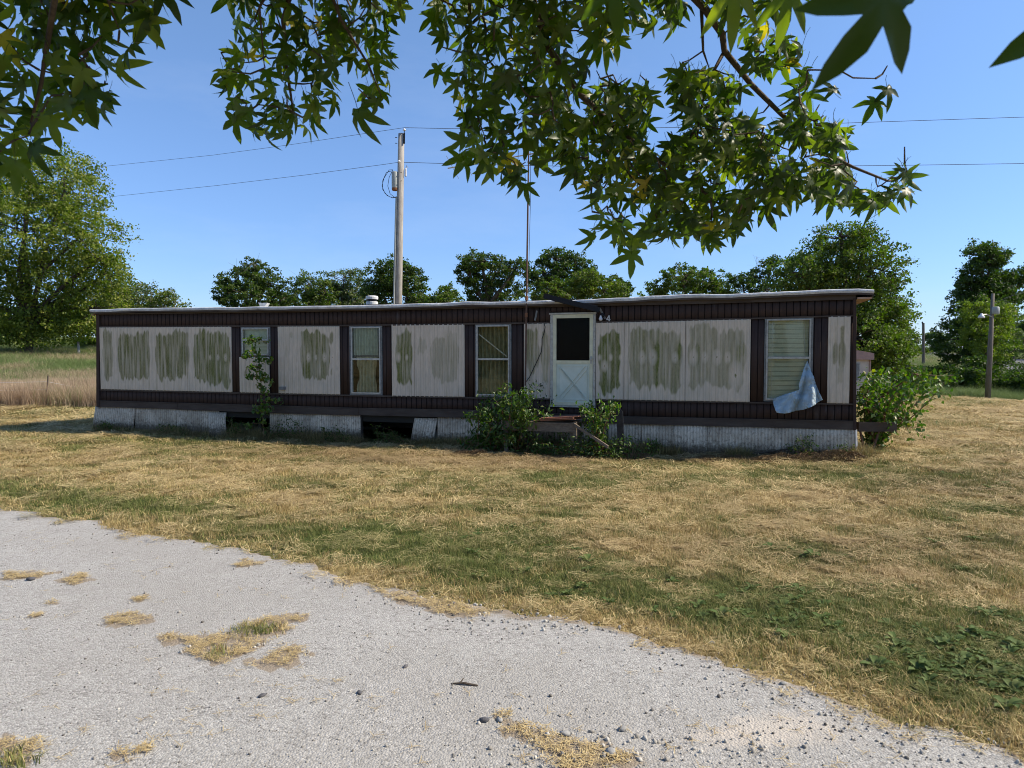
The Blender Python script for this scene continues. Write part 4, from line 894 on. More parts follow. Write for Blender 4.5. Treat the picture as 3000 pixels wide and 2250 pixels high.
# stains on the beige panels
def stain_fn(rects, clean=()):
    R_ = []
    for (x0, x1, y0, y1, s_, g_) in rects:
        a = Wr(x0, (y0+y1)/2); b = Wr(x1, (y0+y1)/2); zt = Wr((x0+x1)/2, y0)[1]; zb = Wr((x0+x1)/2, y1)[1]; R_.append((a[0], b[0], zb, zt, s_, g_))
    C_ = [Wr(cx, cy) + (rr_,) for cx, cy, rr_ in clean]
    def f(U, Z, O):
        S = .10*vnoise(U, Z*.2, .03, 71) + .75*np.clip(vnoise(U, Z*.05, .028, 91)-.62, 0, 1)*np.clip(vnoise(U, Z*.3, .5, 93)*1.6-.2, 0, 1); Gr = np.zeros_like(U)
        rib = ((U/RIBP) % 1.)
        for (u0, u1, z0, z1, s_, g_) in R_:
            jt = (vnoise(U, Z*0, .045, 3)-.5)*.3 + (vnoise(U, Z*0, .25, 8)-.5)*.34
            jb = (vnoise(U, Z*0, .04, 13)-.5)*.34 + (vnoise(U, Z*0, .22, 18)-.5)*.4
            ex_ = np.clip((U-u0)/(.03+.0*U), 0, 1)*np.clip((u1-U)/.03, 0, 1)
            wv = (vnoise(U*0, Z, .12, 5)-.5)*.05
            ex_ = np.clip((U-u0+wv)/.025, 0, 1)*np.clip((u1-U+wv)/.025, 0, 1)
            cu = np.clip(np.minimum(U-u0, u1-U)/.12, 0, 1)
            top_ = z1+jt*.5-(1-cu)*.07; bot_ = z0+jb*.5+(1-cu)*.12
            sf = .018+.05*vnoise(U, Z, .3, 15); e = ex_*np.clip((top_-Z)/sf, 0, 1)*np.clip((Z-bot_)/sf, 0, 1)
            strk = .5+.9*vnoise(U, Z*.06, .022, 31) - .25*(vnoise(U, Z*.5, .12, 44))
            k_ = e*s_*np.clip(strk, .2, 1.15)
            S = np.maximum(S, k_); Gr = np.maximum(Gr, e*g_*np.clip(.2+1.3*vnoise(U, Z*.1, .07, 51), 0, 1))
        for (cu_, cz, r_) in C_:
            d = np.sqrt(((U-cu_)/r_)**2+((Z-cz)/(r_*1.9))**2); S = S*(1-.85*np.clip(1.25-d, 0, 1)**.5*(d < 1.25)); S = np.where(d < .12, 1.4, S)
        return np.clip(S, 0, 1), np.clip(Gr, 0, 1)
    return f
RIBP = .105
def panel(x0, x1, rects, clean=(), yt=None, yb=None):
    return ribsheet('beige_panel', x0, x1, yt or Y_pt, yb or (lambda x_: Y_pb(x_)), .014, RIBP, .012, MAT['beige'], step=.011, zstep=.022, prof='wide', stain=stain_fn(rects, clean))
panel(295, 420, [(303, 333, 968, 1115, .75, .1), (346, 425, 972, 1112, .9, .35)])
panel(421, 548, [(415, 441, 972, 1118, .9, .3), (457, 550, 972, 1112, .9, .3)])
panel(549, 679, [(540, 556, 972, 1120, .85, .2), (568, 676, 970, 1128, .95, .7)], [(617, 1047, .03), (640, 1047, .035), (662, 1047, .045)])
panel(703, 790, [(712, 746, 1068, 1112, .7, .1), (760, 778, 1068, 1110, .5, .1)], yt=1046)
panel(816, 996, [(848, 861, 968, 1010, .5, .1), (838, 846, 1000, 1070, .25, 0), (882, 968, 970, 1112, .9, .45), (960, 980, 972, 1020, .8, .2), (965, 979, 1078, 1112, .7, .2)], [(905, 1047, .05), (927, 1047, .03), (952, 1047, .05), (975, 1047, .06)])
panel(1149, 1215, [(1160, 1209, 968, 1130, 1, .75)], [(1168, 1047, .05), (1193, 1047, .03)])
panel(1216, 1361, [(1225, 1252, 975, 1060, .4, .05), (1262, 1345, 975, 1118, .48, .15), (1320, 1330, 1045, 1118, .6, .5)])
panel(1536, 1612, [(1541, 1580, 962, 1092, .75, .6), (1585, 1611, 962, 1130, .6, .5)])
panel(1746, 1828, [(1753, 1819, 966, 1150, 1, .95)], [(1772, 1072, .055), (1757, 1047, .03), (1790, 1047, .035), (1818, 1047, .03)])
panel(1829, 2007, [(1842, 1998, 962, 1140, .72, .6), (1888, 1897, 965, 1070, .9, .95), (1917, 1934, 962, 1148, 1, .95), (1985, 1998, 968, 1060, .9, .95)], [(1881, 1047, .06), (1914, 1047, .07), (1978, 1047, .05)])
panel(2008, 2198, [(2016, 2185, 958, 1138, .6, .35), (2036, 2050, 960, 1130, .95, .8), (2160, 2168, 960, 1145, .9, .8), (2172, 2184, 960, 1060, .8, .6)], [(2032, 1047, .07), (2065, 1047, .05), (2100, 1047, .07), (2132, 1047, .05), (2155, 1100, .12)])
panel(2425, 2490, [(2441, 2455, 948, 1070, .75, .05), (2456, 2476, 946, 1142, .7, .05), (2444, 2470, 1070, 1130, .4, 0)])
# scuffs of bare paint on the brown
# ---- windows
def window(x0, x1, y0, y1, rail, fl, glassL, glassR, cur, kind):
    a = Wr((x0), (y0+y1)/2)[0]; b = Wr(x1, (y0+y1)/2)[0]; zt = Wr((x0+x1)/2, y0)[1]; zb = Wr((x0+x1)/2, y1)[1]; zr = Wr((x0+x1)/2, rail)[1]
    gl = Wr(glassL, rail)[0]; gr = Wr(glassR, rail)[0]; tp = .03
    m = MB()                                   # flange
    wbox(m, a, gl-.015, zb, zt, -.03, .012); wbox(m, gr+.015, b, zb, zt, -.03, .012); wbox(m, gl-.015, gr+.015, zt-tp, zt, -.03, .012); wbox(m, gl-.015, gr+.015, zb, zb+tp, -.03, .014)
    fr = m.build('window', MAT['flange'], home)
    s = MB()
    for (p, q, r0, r1) in ((gl-.015, gl+.012, zb+tp, zt-tp), (gr-.012, gr+.015, zb+tp, zt-tp)): wbox(s, p, q, r0, r1, -.02, .028)
    wbox(s, gl+.012, gr-.012, zt-tp-.022, zt-tp, -.02, .028); wbox(s, gl+.012, gr-.012, zb+tp, zb+tp+.025, -.02, .03)
    wbox(s, gl+.012, gr-.012, zr-.02, zr+.02, -.018, .026)
    s.build('sash', MAT['alu'], fr)
    for (r0, r1, o_) in ((zb+tp+.025, zr-.02, .006), (zr+.02, zt-tp-.022, -.004)):
        g_ = MB(); wbox(g_, gl+.012, gr-.012, r0, r1, o_-.004, o_); g_.build('pane', MAT['glass'], fr)
    sc_ = MB()
    for k in range(7):
        z = zb+(zt-zb)*(k+.5)/7
        for u_ in ((a+gl-.015)/2, (b+gr+.015)/2): sc_.lathe(WP(u_, z, .012), [(.007, 0), (.007, .004), (.004, .006)], 6, (N_OUT[0], N_OUT[1], 0))
    so_ = sc_.build('screws', MAT['screw'], fr); so_['kind'] = 'stuff'
    # curtains
    def cloth(nm, u0, u1, z0, z1, mt, fold=.012, per=.05, o_=-.10, gather=0.):
        nu = int(abs(u1-u0)/.006); nz_ = 14; U, V_ = np.meshgrid(np.linspace(0, 1, nu), np.linspace(0, 1, nz_))
        uu = u0+(u1-u0)*U; uu = uu + gather*np.sin(V_*3.1)*(U-.5)*.5; zz = z0+(z1-z0)*V_
        oo = o_ + fold*np.sin(uu/per*6.283+2*vnoise(uu, zz, .3))*(.6+.6*vnoise(uu, zz*.3, .1)) + .01*vnoise(uu, zz, .15)
        Vx = A2[0]+DU[0]*uu+N_OUT[0]*oo; Vy = A2[1]+DU[1]*uu+N_OUT[1]*oo; id_ = np.arange(nu*nz_).reshape(nz_, nu)
        link(nm, np_mesh(nm, np.stack([Vx, Vy, zz], -1).reshape(-1, 3), np.stack([id_[:-1, :-1], id_[:-1, 1:], id_[1:, 1:], id_[1:, :-1]], -1).reshape(-1, 4), None, True), MAT[mt], fr)
    if kind == 'small':
        cloth('curtain', gl, gr, zb+.02, zt-.02, 'curtain', .004, .3, -.05)
        m = MB()
        for k in range(9): wbox(m, gl+.01, gr-.01, zb+.05+k*.03, zb+.066+k*.03, -.045, -.035)
        m.build('blind', MAT['blind'], fr)['kind'] = 'stuff'
    if kind == 'two':
        cloth('curtain', gl, gl+(gr-gl)*.86, zr+.08, zt, 'curtain', .032, .07, -.09)
        cloth('curtain', gl, gl+(gr-gl)*.82, zb, zr+.05, 'curtain_lace', .03, .08, -.14, -.3)
    if kind == 'full':
        cloth('curtain', gl, gr, zb, zt, 'curtain_tan', .032, .09, -.1)
        m = MB(); m.beam(WP(gl+.02, zt-.2, -.03), WP(gr-.05, zr+.05, -.03), .012, .022); m.build('brace', MAT['alu'], fr)
    if kind == 'blinds':
        z = zb+.04; k = 0; m = MB()
        while z < zt-.05:
            t_ = .0205+.004*math.sin(k*1.7)
            m.box8([WP(gl+.02, z, -.036), WP(gr-.02, z, -.036), WP(gr-.02, z+.004, -.06), WP(gl+.02, z+.004, -.06), WP(gl+.02, z+t_, -.034), WP(gr-.02, z+t_, -.034), WP(gr-.02, z+t_+.002, -.058), WP(gl+.02, z+t_+.002, -.058)])
            z += .0225; k += 1
        m.build('blind_slats', MAT['blind'], fr)['kind'] = 'stuff'
        m = MB()
        for f_ in (.12, .88): m.beam(WP(gl+(gr-gl)*f_, zb+.04, -.030), WP(gl+(gr-gl)*f_, zt-.05, -.030), .006, .004)
        m.build('blind_cord', MAT['white'], fr)
    return fr
window(707, 792, 958, 1044, 996, 8, 712, 786, None, 'small')
window(1025, 1120, 954, 1157, 1052, 8, 1032, 1114, None, 'two')
window(1393, 1498, 949, 1163, 1052, 8, 1399, 1491, None, 'full')
window(2239, 2381, 930, 1177, 1048, 8, 2247, 2372, None, 'blinds')
# ---- door
def door():
    def U(px): return Wr(px, 1050)[0]
    def Zp(py): return Wr(1678, py)[1]
    a, b = U(1613), U(1745); zt, zb = Zp(916), Zp(1193)
    m = MB(); wbox(m, a, U(1621), zb, zt-.03, -.05, .03); wbox(m, U(1738), b, zb, zt-.03, -.05, .03); wbox(m, a-.02, b+.01, zt-.03, zt, -.05, .045); wbox(m, U(1621), U(1738), zb, zb+.035, -.05, .035)
    fr = m.build('door_frame', MAT['alu'], home)
    m = MB(); l, r, t, bt = U(1621)+.004, U(1738)-.004, zt-.035, zb+.038; iw = .062
    wbox(m, l, l+iw, bt, t, .0, .036); wbox(m, r-iw, r, bt, t, .0, .036); wbox(m, l+iw, r-iw, t-.07, t, .0, .036); zr = Zp(1056); wbox(m, l+iw, r-iw, zr-.06, zr, .0, .036); wbox(m, l+iw, r-iw, bt, bt+.06, .0, .036)
    d = m.build('storm_door', MAT['doorframe'], home)
    m = MB(); pl, pr, pb, pt = l+iw, r-iw, bt+.06, zr-.06
    wbox(m, pl, pr, pb, pt, .006, .020); m.build('door_panel', MAT['door'], d)
    m = MB(); q = .05
    def bar(p1, p2, w_=.03, o_=.028): m.beam(WP(*p1, o_), WP(*p2, o_), w_, .012, up=(N_OUT[0], N_OUT[1], 0))
    i0, i1, j0, j1 = pl+q, pr-q, pb+q, pt-q
    for s_ in (-.045, .045):
        bar((i0+max(0, s_), j0-min(0, s_)+.0), (i1+min(0, s_), j1-max(0, s_)), .022); bar((i0+max(0, s_), j1-max(0, s_)*1.), (i1+min(0, s_), j0-min(0, s_)), .022, .0285)
    for p1, p2 in (((i0, j0), (i1, j0)), ((i0, j1), (i1, j1)), ((i0, j0), (i0, j1)), ((i1, j0), (i1, j1))): bar(p1, p2, .012, .0235)
    m.build('cross_moulding', MAT['door'], d)
    m = MB(); wbox(m, l+iw, r-iw, zr, t-.07, .008, .012); m.build('pane', MAT['screen'], d)
    m = MB(); m.lathe(WP(r-.03, zr+.03, .036), [(.018, 0), (.02, .02), (.026, .035), (.02, .05)], 12, (N_OUT[0], N_OUT[1], 0)); m.beam(WP(r-.03, zr-.06, .04), WP(r-.03, zr+.08, .04), .03, .01, up=(N_OUT[0], N_OUT[1], 0)); m.build('handle', MAT['alu'], d)
    m = MB(); wbox(m, U(1621), U(1738), zb+.035, zt-.03, -.10, -.06)
    for (f0, f1, g0, g1) in ((.12, .45, .72, .9), (.55, .88, .72, .9), (.12, .45, .5, .67), (.55, .88, .5, .67)):
        u0 = U(1621)+(U(1738)-U(1621))*f0; u1 = U(1621)+(U(1738)-U(1621))*f1; wbox(m, u0, u1, zb+(zt-zb)*g0, zb+(zt-zb)*g1, -.06, -.05)
    m.build('inner_door', MAT['innerdoor'], home)
    sc_ = MB()
    for k in range(12):
        z = zb+.05+(zt-zb-.1)*k/11
        for u_ in (a+.012, b-.012): sc_.lathe(WP(u_, z, .03), [(.006, 0), (.006, .004)], 6, (N_OUT[0], N_OUT[1], 0))
    sc_.build('screws', MAT['screw'], fr)['kind'] = 'stuff'
door()
# ---- roof
def roof():
    off = .10; xs = np.linspace(263, 2561, 150); 
    prof_u = []; 
    for x_ in xs:
        u, z = Wr(x_, Y_roof(x_), off); prof_u.append((u, z + (vnoise(np.array(u), np.array(0.), .55, 4)-.5)*.022+(vnoise(np.array(u), np.array(0.), .13, 14)-.5)*.008))
    zedge = [z for _, z in prof_u]; us = [u for u, _ in prof_u]
    th = .062; V = []; n_ = len(us)
    rings = [(off, -th, 0), (off+.012, -th*.5, 0), (off+.004, -.008, 0), (off-.03, .004, 0), (-.9, .02, 0), (-1.8, .03, 0), (-DEP-.08, -.05, 0), (-DEP-.08, -.11, 0), (-1.8, -.10, 0)]
    for (o_, dz, _) in rings:
        for u, z in zip(us, zedge):
            V.append(WP(u, z+dz, o_+(vnoise(np.array(u), np.array(dz*9), .4)-.5)*.012))
    R_ = len(rings); Q = []
    for i in range(R_):
        for j in range(n_-1): Q.append((i*n_+j, i*n_+j+1, ((i+1) % R_)*n_+j+1, ((i+1) % R_)*n_+j))
    m = MB(); m.add(V, Q); m.add([V[i*n_] for i in range(R_)], [tuple(range(R_))]); m.add([V[i*n_+n_-1] for i in range(R_)], [tuple(range(R_))[::-1]])
    m.build('roof', MAT['roof'], home)
    # drip edge and fascia
    m = MB()
    for j in range(n_-1):
        u0, u1 = us[j], us[j+1]; za = zedge[j]-th-.004; zb_ = zedge[j+1]-th-.004
        m.box8([WP(u0, za-.03, off-.005), WP(u1, zb_-.03, off-.005), WP(u1, zb_-.03, off-.03), WP(u0, za-.03, off-.03), WP(u0, za, off-.005), WP(u1, zb_, off-.005), WP(u1, zb_, off-.03), WP(u0, za, off-.03)])
    m.build('drip_edge', MAT['browntrim'], home)
    m = MB(); 
    for a, b in ((284, 900), (900.5, 1540), (1540.5, 2050), (2050.5, 2508)):
        pxbox(m, a, b, (lambda x_: Y_roof(x_)+12), (lambda x_: Y_sid(x_)+1), -.015, .03)
    m.build('fascia', MAT['browntrim'], home)
    # soffit of the overhanging ends
    m = MB(); u1 = us[-1]-.02; wbox(m, LEN+.002, u1, ZR-.10, ZR-.07, -DEP, .07); m.build('soffit', MAT['soffit'], home)
    m = MB(); wbox(m, us[0]+.02, -.002, ZR-.08, ZR-.05, -DEP, .07); m.build('soffit', MAT['soffit'], home)
    m = MB(); wbox(m, us[-1]-.025, us[-1]-.003, ZR-.07, ZR+.0, -DEP, .08); m.build('end_fascia', MAT['browntrim'], home)
    # top plate under the roof
    m = MB(); wbox(m, .0, LEN, ZR-.02, ZR+.02, -DEP+.02, -.04); m.build('ceiling_plate', MAT['interior'], home)
roof()
def vent():
    c = at(1090, 893, 15.6); m = MB(); r = .135
    m.lathe(c-np.array([0, 0, .15]), [(r, 0), (r, .21), (r*.96, .22)], 18); rv = m.build('roof_vent', MAT['white'], home, False)
    m = MB(); m.lathe(c+np.array([0, 0, .071]), [(r*.8, 0), (r*.8, .05)], 16); m.build('vent_gap', MAT['black'], rv)
    m = MB(); m.lathe(c+np.array([0, 0, .122]), [(r*1.02, 0), (r*1.04, .05), (r*.95, .075), (r*.6, .085)], 18); m.build('vent_cap', MAT['white'], rv)
vent()
# ---- skirting
def ground_y(px):                            # wall-base height below each pixel column
    return None
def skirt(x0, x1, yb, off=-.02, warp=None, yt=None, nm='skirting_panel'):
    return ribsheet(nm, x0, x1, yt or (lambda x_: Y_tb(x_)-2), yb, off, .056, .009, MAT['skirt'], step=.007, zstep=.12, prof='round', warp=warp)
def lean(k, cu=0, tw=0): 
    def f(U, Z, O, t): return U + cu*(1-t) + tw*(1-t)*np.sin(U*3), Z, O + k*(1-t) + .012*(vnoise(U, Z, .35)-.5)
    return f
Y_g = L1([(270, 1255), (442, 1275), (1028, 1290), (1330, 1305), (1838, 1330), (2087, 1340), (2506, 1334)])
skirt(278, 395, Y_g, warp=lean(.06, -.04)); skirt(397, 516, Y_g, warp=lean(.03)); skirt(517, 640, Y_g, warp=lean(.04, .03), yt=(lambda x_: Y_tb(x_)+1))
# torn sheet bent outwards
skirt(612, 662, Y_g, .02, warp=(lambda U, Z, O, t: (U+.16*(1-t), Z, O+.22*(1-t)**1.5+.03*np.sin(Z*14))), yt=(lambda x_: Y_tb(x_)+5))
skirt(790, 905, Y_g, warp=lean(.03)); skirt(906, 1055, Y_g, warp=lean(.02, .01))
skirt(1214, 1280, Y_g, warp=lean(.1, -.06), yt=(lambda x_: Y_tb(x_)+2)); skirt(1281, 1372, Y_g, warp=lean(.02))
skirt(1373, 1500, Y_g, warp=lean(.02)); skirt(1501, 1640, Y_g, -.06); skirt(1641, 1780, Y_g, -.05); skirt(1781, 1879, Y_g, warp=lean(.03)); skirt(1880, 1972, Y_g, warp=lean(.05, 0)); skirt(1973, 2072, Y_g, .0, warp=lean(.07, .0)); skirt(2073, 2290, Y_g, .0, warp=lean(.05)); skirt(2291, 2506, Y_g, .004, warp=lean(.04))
m = MB(); m.beam(WP(*Wr(2507, 1258), .01), WP(*Wr(2508, 1332), .04), .03, .03); m.build('corner_post', MAT['white'], home)
m = MB(); pxbox(m, 1055, 1059, Y_tb, 1285, -.1, -.02); m.build('skirting_stud', MAT['darkwood'], home)
m = MB(); pxbox(m, 757, 764, Y_tb, 1285, -.35, -.26); m.build('skirting_stud', MAT['darkwood'], home)
# ---- awning bar, light, number, cable, outlet
m = MB(); m.beam(WP(*Wr(1594, 867, .34), .34), WP(*Wr(1757, 908, .12), .12), .07, .095); m.v = m.v; aw = m.build('awning_bar', MAT['black'], home)
m = MB(); m.beam(WP(*Wr(1625, 882, .13), .13), WP(*Wr(1750, 897, .12), .12), .03, .03); m.build('awning_rail', MAT['darkwood'], home)
c = Wr(1764, 927, .03); m = MB(); nn3 = (N_OUT[0], N_OUT[1], 0)
m.lathe(WP(c[0], c[1]+.02, .0), [(.045, 0), (.045, .02), (.02, .03), (.02, .07)], 12, nn3); pl_ = m.build('porch_light', MAT['black'], home)
m = MB(); m.lathe(WP(c[0]-.02, c[1]-.085, .075), [(.012, 0), (.032, .015), (.036, .04), (.02, .075), (.014, .1)], 12); m.build('bulb', MAT['porcelain'], pl_)
def digit4():
    u, z = Wr(1783, 933, .004); h = .115; m = MB()
    def seg(a, b): m.beam(WP(u+a[0]*h, z+a[1]*h, .006), WP(u+b[0]*h, z+b[1]*h, .006), .02, .008, up=nn3)
    seg((.1, -.5), (.1, .5)); seg((.1, .5), (-.32, -.15)); seg((-.36, -.18), (.3, -.18)); m.build('house_number', MAT['white'], home)
digit4()
cab = [(1594, 948), (1597, 958), (1594, 975), (1588, 992), (1588, 1010), (1586, 1030), (1575, 1055), (1563, 1080), (1551, 1106), (1540, 1120)]
m = MB(); m.tube([WP(*Wr(a, b, .04), .04) for a, b in cab], .008, 5); m.build('hanging_cable', MAT['black'], home)
m = MB(); pxbox(m, 817, 833, 1133, 1142, .02, .07); ob = m.build('outlet_box', MAT['flange'], home)
def scuff(pts, w_=.03):
    m = MB()
    for (a, b), (c_, d_) in zip(pts[:-1], pts[1:]): m.beam(WP(*Wr(a, b, -.002), -.0035), WP(*Wr(c_, d_, -.002), -.0035), w_, .004, up=nn3)
    m.build('paint_scrape', MAT['flange'], home)
scuff([(1573, 910), (1570, 925), (1567, 939)], .035); scuff([(1757, 903), (1763, 915), (1773, 934)], .04)
for (px, py) in ((401, 940), (606, 937), (700, 938)): pass

# white scrap on the roof
def scrap():
    c = at(770, 893, 16.2); root = empty('torn_scrap', c, 'torn white sheet scrap lying on the roof edge', 'scrap'); z0 = c[2]
    pts = [(756, 886), (764, 889), (772, 887), (783, 887), (779, 893), (776, 897), (762, 897)]
    top = [at(a, b, 16.2) for a, b in pts]; m = MB()
    v = [p for p in top] + [p+np.array([.02, .12, -.01]) for p in top]; n_ = len(pts)
    m.add(v, [tuple(range(n_)), tuple(range(n_, 2*n_))[::-1]] + [(i, (i+1) % n_, n_+(i+1) % n_, n_+i) for i in range(n_)]); m.build('sheet', MAT['white'], root)
scrap()

# ---- blue plastic sheet hanging from the right window
def tarp():
    outl = [(2364, 1056), (2374, 1080), (2382, 1103), (2392, 1135), (2402, 1160), (2407, 1171), (2382, 1184), (2351, 1197), (2325, 1203), (2296, 1208), (2270, 1205), (2264, 1185), (2263, 1168), (2300, 1152), (2339, 1140), (2336, 1125), (2348, 1092)]
    P_ = np.array([Wr(a, b, .05) for a, b in outl]); lo = P_.min(0); hi = P_.max(0)
    st = .02; xs = np.arange(lo[0]-st, hi[0]+st, st); zs = np.arange(lo[1]-st, hi[1]+st, st); Xg, Zg = np.meshgrid(xs, zs)
    ins = inpoly(Xg, Zg, [tuple(q) for q in P_])
    def near(p):
        best = None; bd = 1e9
        for i in range(len(P_)):
            a, b = P_[i], P_[(i+1) % len(P_)]; t = np.clip(((p-a) @ (b-a))/((b-a) @ (b-a)), 0, 1); q = a+(b-a)*t; d = np.hypot(*(p-q))
            if d < bd: bd, best = d, q
        return best, bd
    ids = {}; V = []; H = []
    def vid(i, j):
        if (i, j) in ids: return ids[(i, j)]
        p = np.array([Xg[i, j], Zg[i, j]])
        if not ins[i, j]: p, _ = near(p)
        ids[(i, j)] = len(V); V.append(p); return ids[(i, j)]
    Q = []
    for i in range(len(zs)-1):
        for j in range(len(xs)-1):
            if ins[i:i+2, j:j+2].sum() >= 2: Q.append((vid(i, j), vid(i, j+1), vid(i+1, j+1), vid(i+1, j)))
    V = np.array(V); apex = P_[0]
    d = V-apex; ang = np.arctan2(d[:, 0], -d[:, 1]); rr_ = np.hypot(d[:, 0], d[:, 1])
    o_ = .06 + .17*np.abs(np.sin(ang*7+.5+rr_))*np.clip(rr_*1.5, 0, 1) + .05*np.abs(np.sin(ang*15+rr_*4))*np.clip(rr_, 0, 1) + .05*np.clip(rr_, 0, 1) + .16*np.abs(vnoise(V[:, 0], V[:, 1], .2)-.5) + .04*np.abs(vnoise(V[:, 0], V[:, 1], .08)-.5)
    mk = np.array([WP(a, b, c_) for (a, b), c_ in zip(V, o_)])
    me = np_mesh('plastic_sheet', mk, Q, None, False); ob = link('plastic_sheet', me, MAT['tarp']); md = ob.modifiers.new('thickness', 'SOLIDIFY'); md.thickness = .002
    tag(ob, 'crumpled pale blue plastic sheet hanging off the right-hand window with the blinds', 'sheet')
tarp()

# ------------------------------------------------------------------ wooden steps by the door
def steps():
    # deck front corners
    o1 = .95
    def Q(px, py, o_): return np.array(WP(*Wr(px, py, o_), o_))
    a = Q(1470, 1238, o1); b = Q(1678, 1234, o1); zt = (a[2]+b[2])/2; a[2] = b[2] = zt
    u0 = Wr(1470, 1236, o1)[0]; u1 = Wr(1680, 1236, o1)[0]; g = -.2
    root = empty('wooden_steps', WP((u0+u1)/2, g, .5), 'rotten wooden porch step landing with reddish boards below the door', 'steps')
    m = MB(); wbox(m, u0, u1, zt-.17, zt-.03, o1-.04, o1); m.build('front_board', MAT['deck'], root)
    n_ = 6
    for k in range(n_):
        oa = .12+(o1-.1)*k/n_; m = MB(); wbox(m, u0-.02, u1+.02, zt-.029, zt+rnd.uniform(-.004, .006), oa, oa+(o1-.1)/n_-.012); m.build('plank', MAT['deck'], root)
    for (u, o_) in ((u0+.03, o1-.1), (u1-.07, o1-.1), (u0+.03, .15), (u1-.07, .15)):
        m = MB(); wbox(m, u, u+.07, g-.1, zt-.03, o_, o_+.055); m.build('leg', MAT['deck'], root)
    m = MB(); wbox(m, u1+.004, u1+.06, zt-.28, zt+.02, o1-.03, o1+.02); m.build('post', MAT['deck'], root)
    # reddish boards lying on the deck
    for k, (f0, f1, dz, ro) in enumerate(((.45, 1.02, .01, 0), (.5, 1.0, .035, .05), (.55, 1.06, .06, -.04))):
        m = MB(); ua = u0+(u1-u0)*f0; ub = u0+(u1-u0)*f1; p = [WP(ua, zt+dz, .95), WP(ub, zt+dz+.05, .95+ro), WP(ub+.05, zt+dz+.03, .45), WP(ua, zt+dz, .5)]
        m.box8([(*q[:2], q[2]) for q in p] + [(*q[:2], q[2]+.014) for q in p]); m.build('board', MAT['redboard'], root)
    m = MB(); m.beam(WP(u1+.02, zt-.02, o1+.04), WP(u1+.68, zt-.36, o1+.35), .03, .05); m.build('stringer', MAT['deck'], root)
    # leaning upright board to the right
    e = Q(1830, 1322, .75); t = Q(1824, 1203, .6)
    r2 = empty('leaning_board', (e[0], e[1], Tz(e[0], e[1])), 'dark upright board with a pale edge leaning right of the steps', 'board')
    m = MB(); m.beam(e+np.array([-.06, 0, -.05]), t+np.array([-.06, 0, 0]), .025, .11, up=DU.tolist()+[0]); m.build('plank', MAT['darkwood'], r2)
    m = MB(); m.tube([e, t+np.array([0, 0, -.02]), t+np.array([-.09, 0, .09])], .009, 5); m.build('edge_strip', MAT['deck'], r2)
steps()

# ------------------------------------------------------------------ weeds, shrubs round the house
def weed(name, label, cat, base, stems, leafL, m, n_per, spread=.09, r0=.012, group=None, seed=0, aspect=.42, droop=.5, stemmat='stem', berries=False, extra=None):
    root = empty(name, base, label, cat, group); r = np.random.RandomState(seed+100); mb = MB(); P = []
    for st in stems:
        st = [np.array(p, float) for p in st]; n_ = 8; pts = []
        for i in range(n_+1):
            t = i/n_*(len(st)-1); k = min(int(t), len(st)-2); f = t-k; pts.append(st[k]*(1-f)+st[k+1]*f + r.normal(size=3)*.01*(i > 0))
        mb.tube(pts, [r0*(1-.8*i/n_) for i in range(n_+1)], 5)
        L_ = sum(np.linalg.norm(pts[i+1]-pts[i]) for i in range(n_)); cnt = int(n_per*L_)
        for _ in range(cnt):
            t = (r.rand()**.75)*n_; k = min(int(t), n_-1); p = pts[k]+(pts[k+1]-pts[k])*(t-k); P.append(p + r.normal(size=3)*spread*np.array([1, 1, .7]))
    if extra is not None: P += list(extra)
    P = np.array(P); P = P[P[:, 2] > T(P[:, 0], P[:, 1])+.01]
    mb.build('stems', MAT[stemmat], root)
    make_leaves('leaves', P, leafL, MAT[m], root, aspect=aspect, droop=droop, flat=.5, seed=seed)
    if berries:
        mb = MB()
        for _ in range(12):
            p = P[r.randint(len(P))]; 
            for k in range(14): q = p + np.array([0, -.03, -.012*k]) + r.normal(size=3)*.006; mb.lathe(q, [(.002, -.006), (.006, 0), (.002, .006)], 5)
        mb.build('berry_clusters', MAT['rustpipe'], root)['kind'] = 'stuff'
    return root
def bush_stems(root_px, tips, off0, offs, r, bend=.12):
    S = []
    for i, (tx, ty) in enumerate(tips):
        bx, by = root_px[i % len(root_px)]; b = np.array(WP(*Wr(bx, by, off0), off0)); b[2] = Tz(b[0], b[1]); o_ = offs*(.4+.9*r.rand()); t = np.array(WP(*Wr(tx, ty, o_), o_))
        mid = b*.45+t*.55 + np.array([0, 0, bend*(.5+r.rand())]) + r.normal(size=3)*.05; S.append([b, mid, t])
    return S
r_ = np.random.RandomState(3)
def inpxpoly(poly, n_, margin=0):
    lo = np.min(poly, 0); hi = np.max(poly, 0); out = []
    while len(out) < n_:
        p = lo+r_.rand(2)*(hi-lo)
        if inpoly(np.array([p[0]]), np.array([p[1]]), poly)[0]: out.append(tuple(p))
    return out
bushA = [(1335, 1240), (1370, 1190), (1405, 1155), (1450, 1148), (1480, 1115), (1500, 1108), (1520, 1150), (1555, 1112), (1575, 1125), (1550, 1170), (1590, 1190), (1632, 1195), (1632, 1215), (1560, 1245), (1520, 1290), (1450, 1320), (1360, 1320), (1340, 1285)]
base = G(1440, 1322)
weed('pokeweed_bush', 'large leafy green weed bush left of the wooden steps below the window', 'bush', base, bush_stems([(1400, 1320), (1440, 1325), (1480, 1325), (1510, 1320)], inpxpoly(bushA, 46), .75, .95, r_), .088, 'poke', 80, .08, seed=1, berries=True, droop=.7)
weed('sparse_weed', 'dark sparse weed against the beige panel left of the door', 'weed', G(1540, 1325), bush_stems([(1540, 1310)], [(1560, 1105), (1600, 1112), (1590, 1150), (1630, 1165), (1560, 1145), (1610, 1185)], .35, .3, r_), .06, 'oak', 20, .05, r0=.005, seed=2)
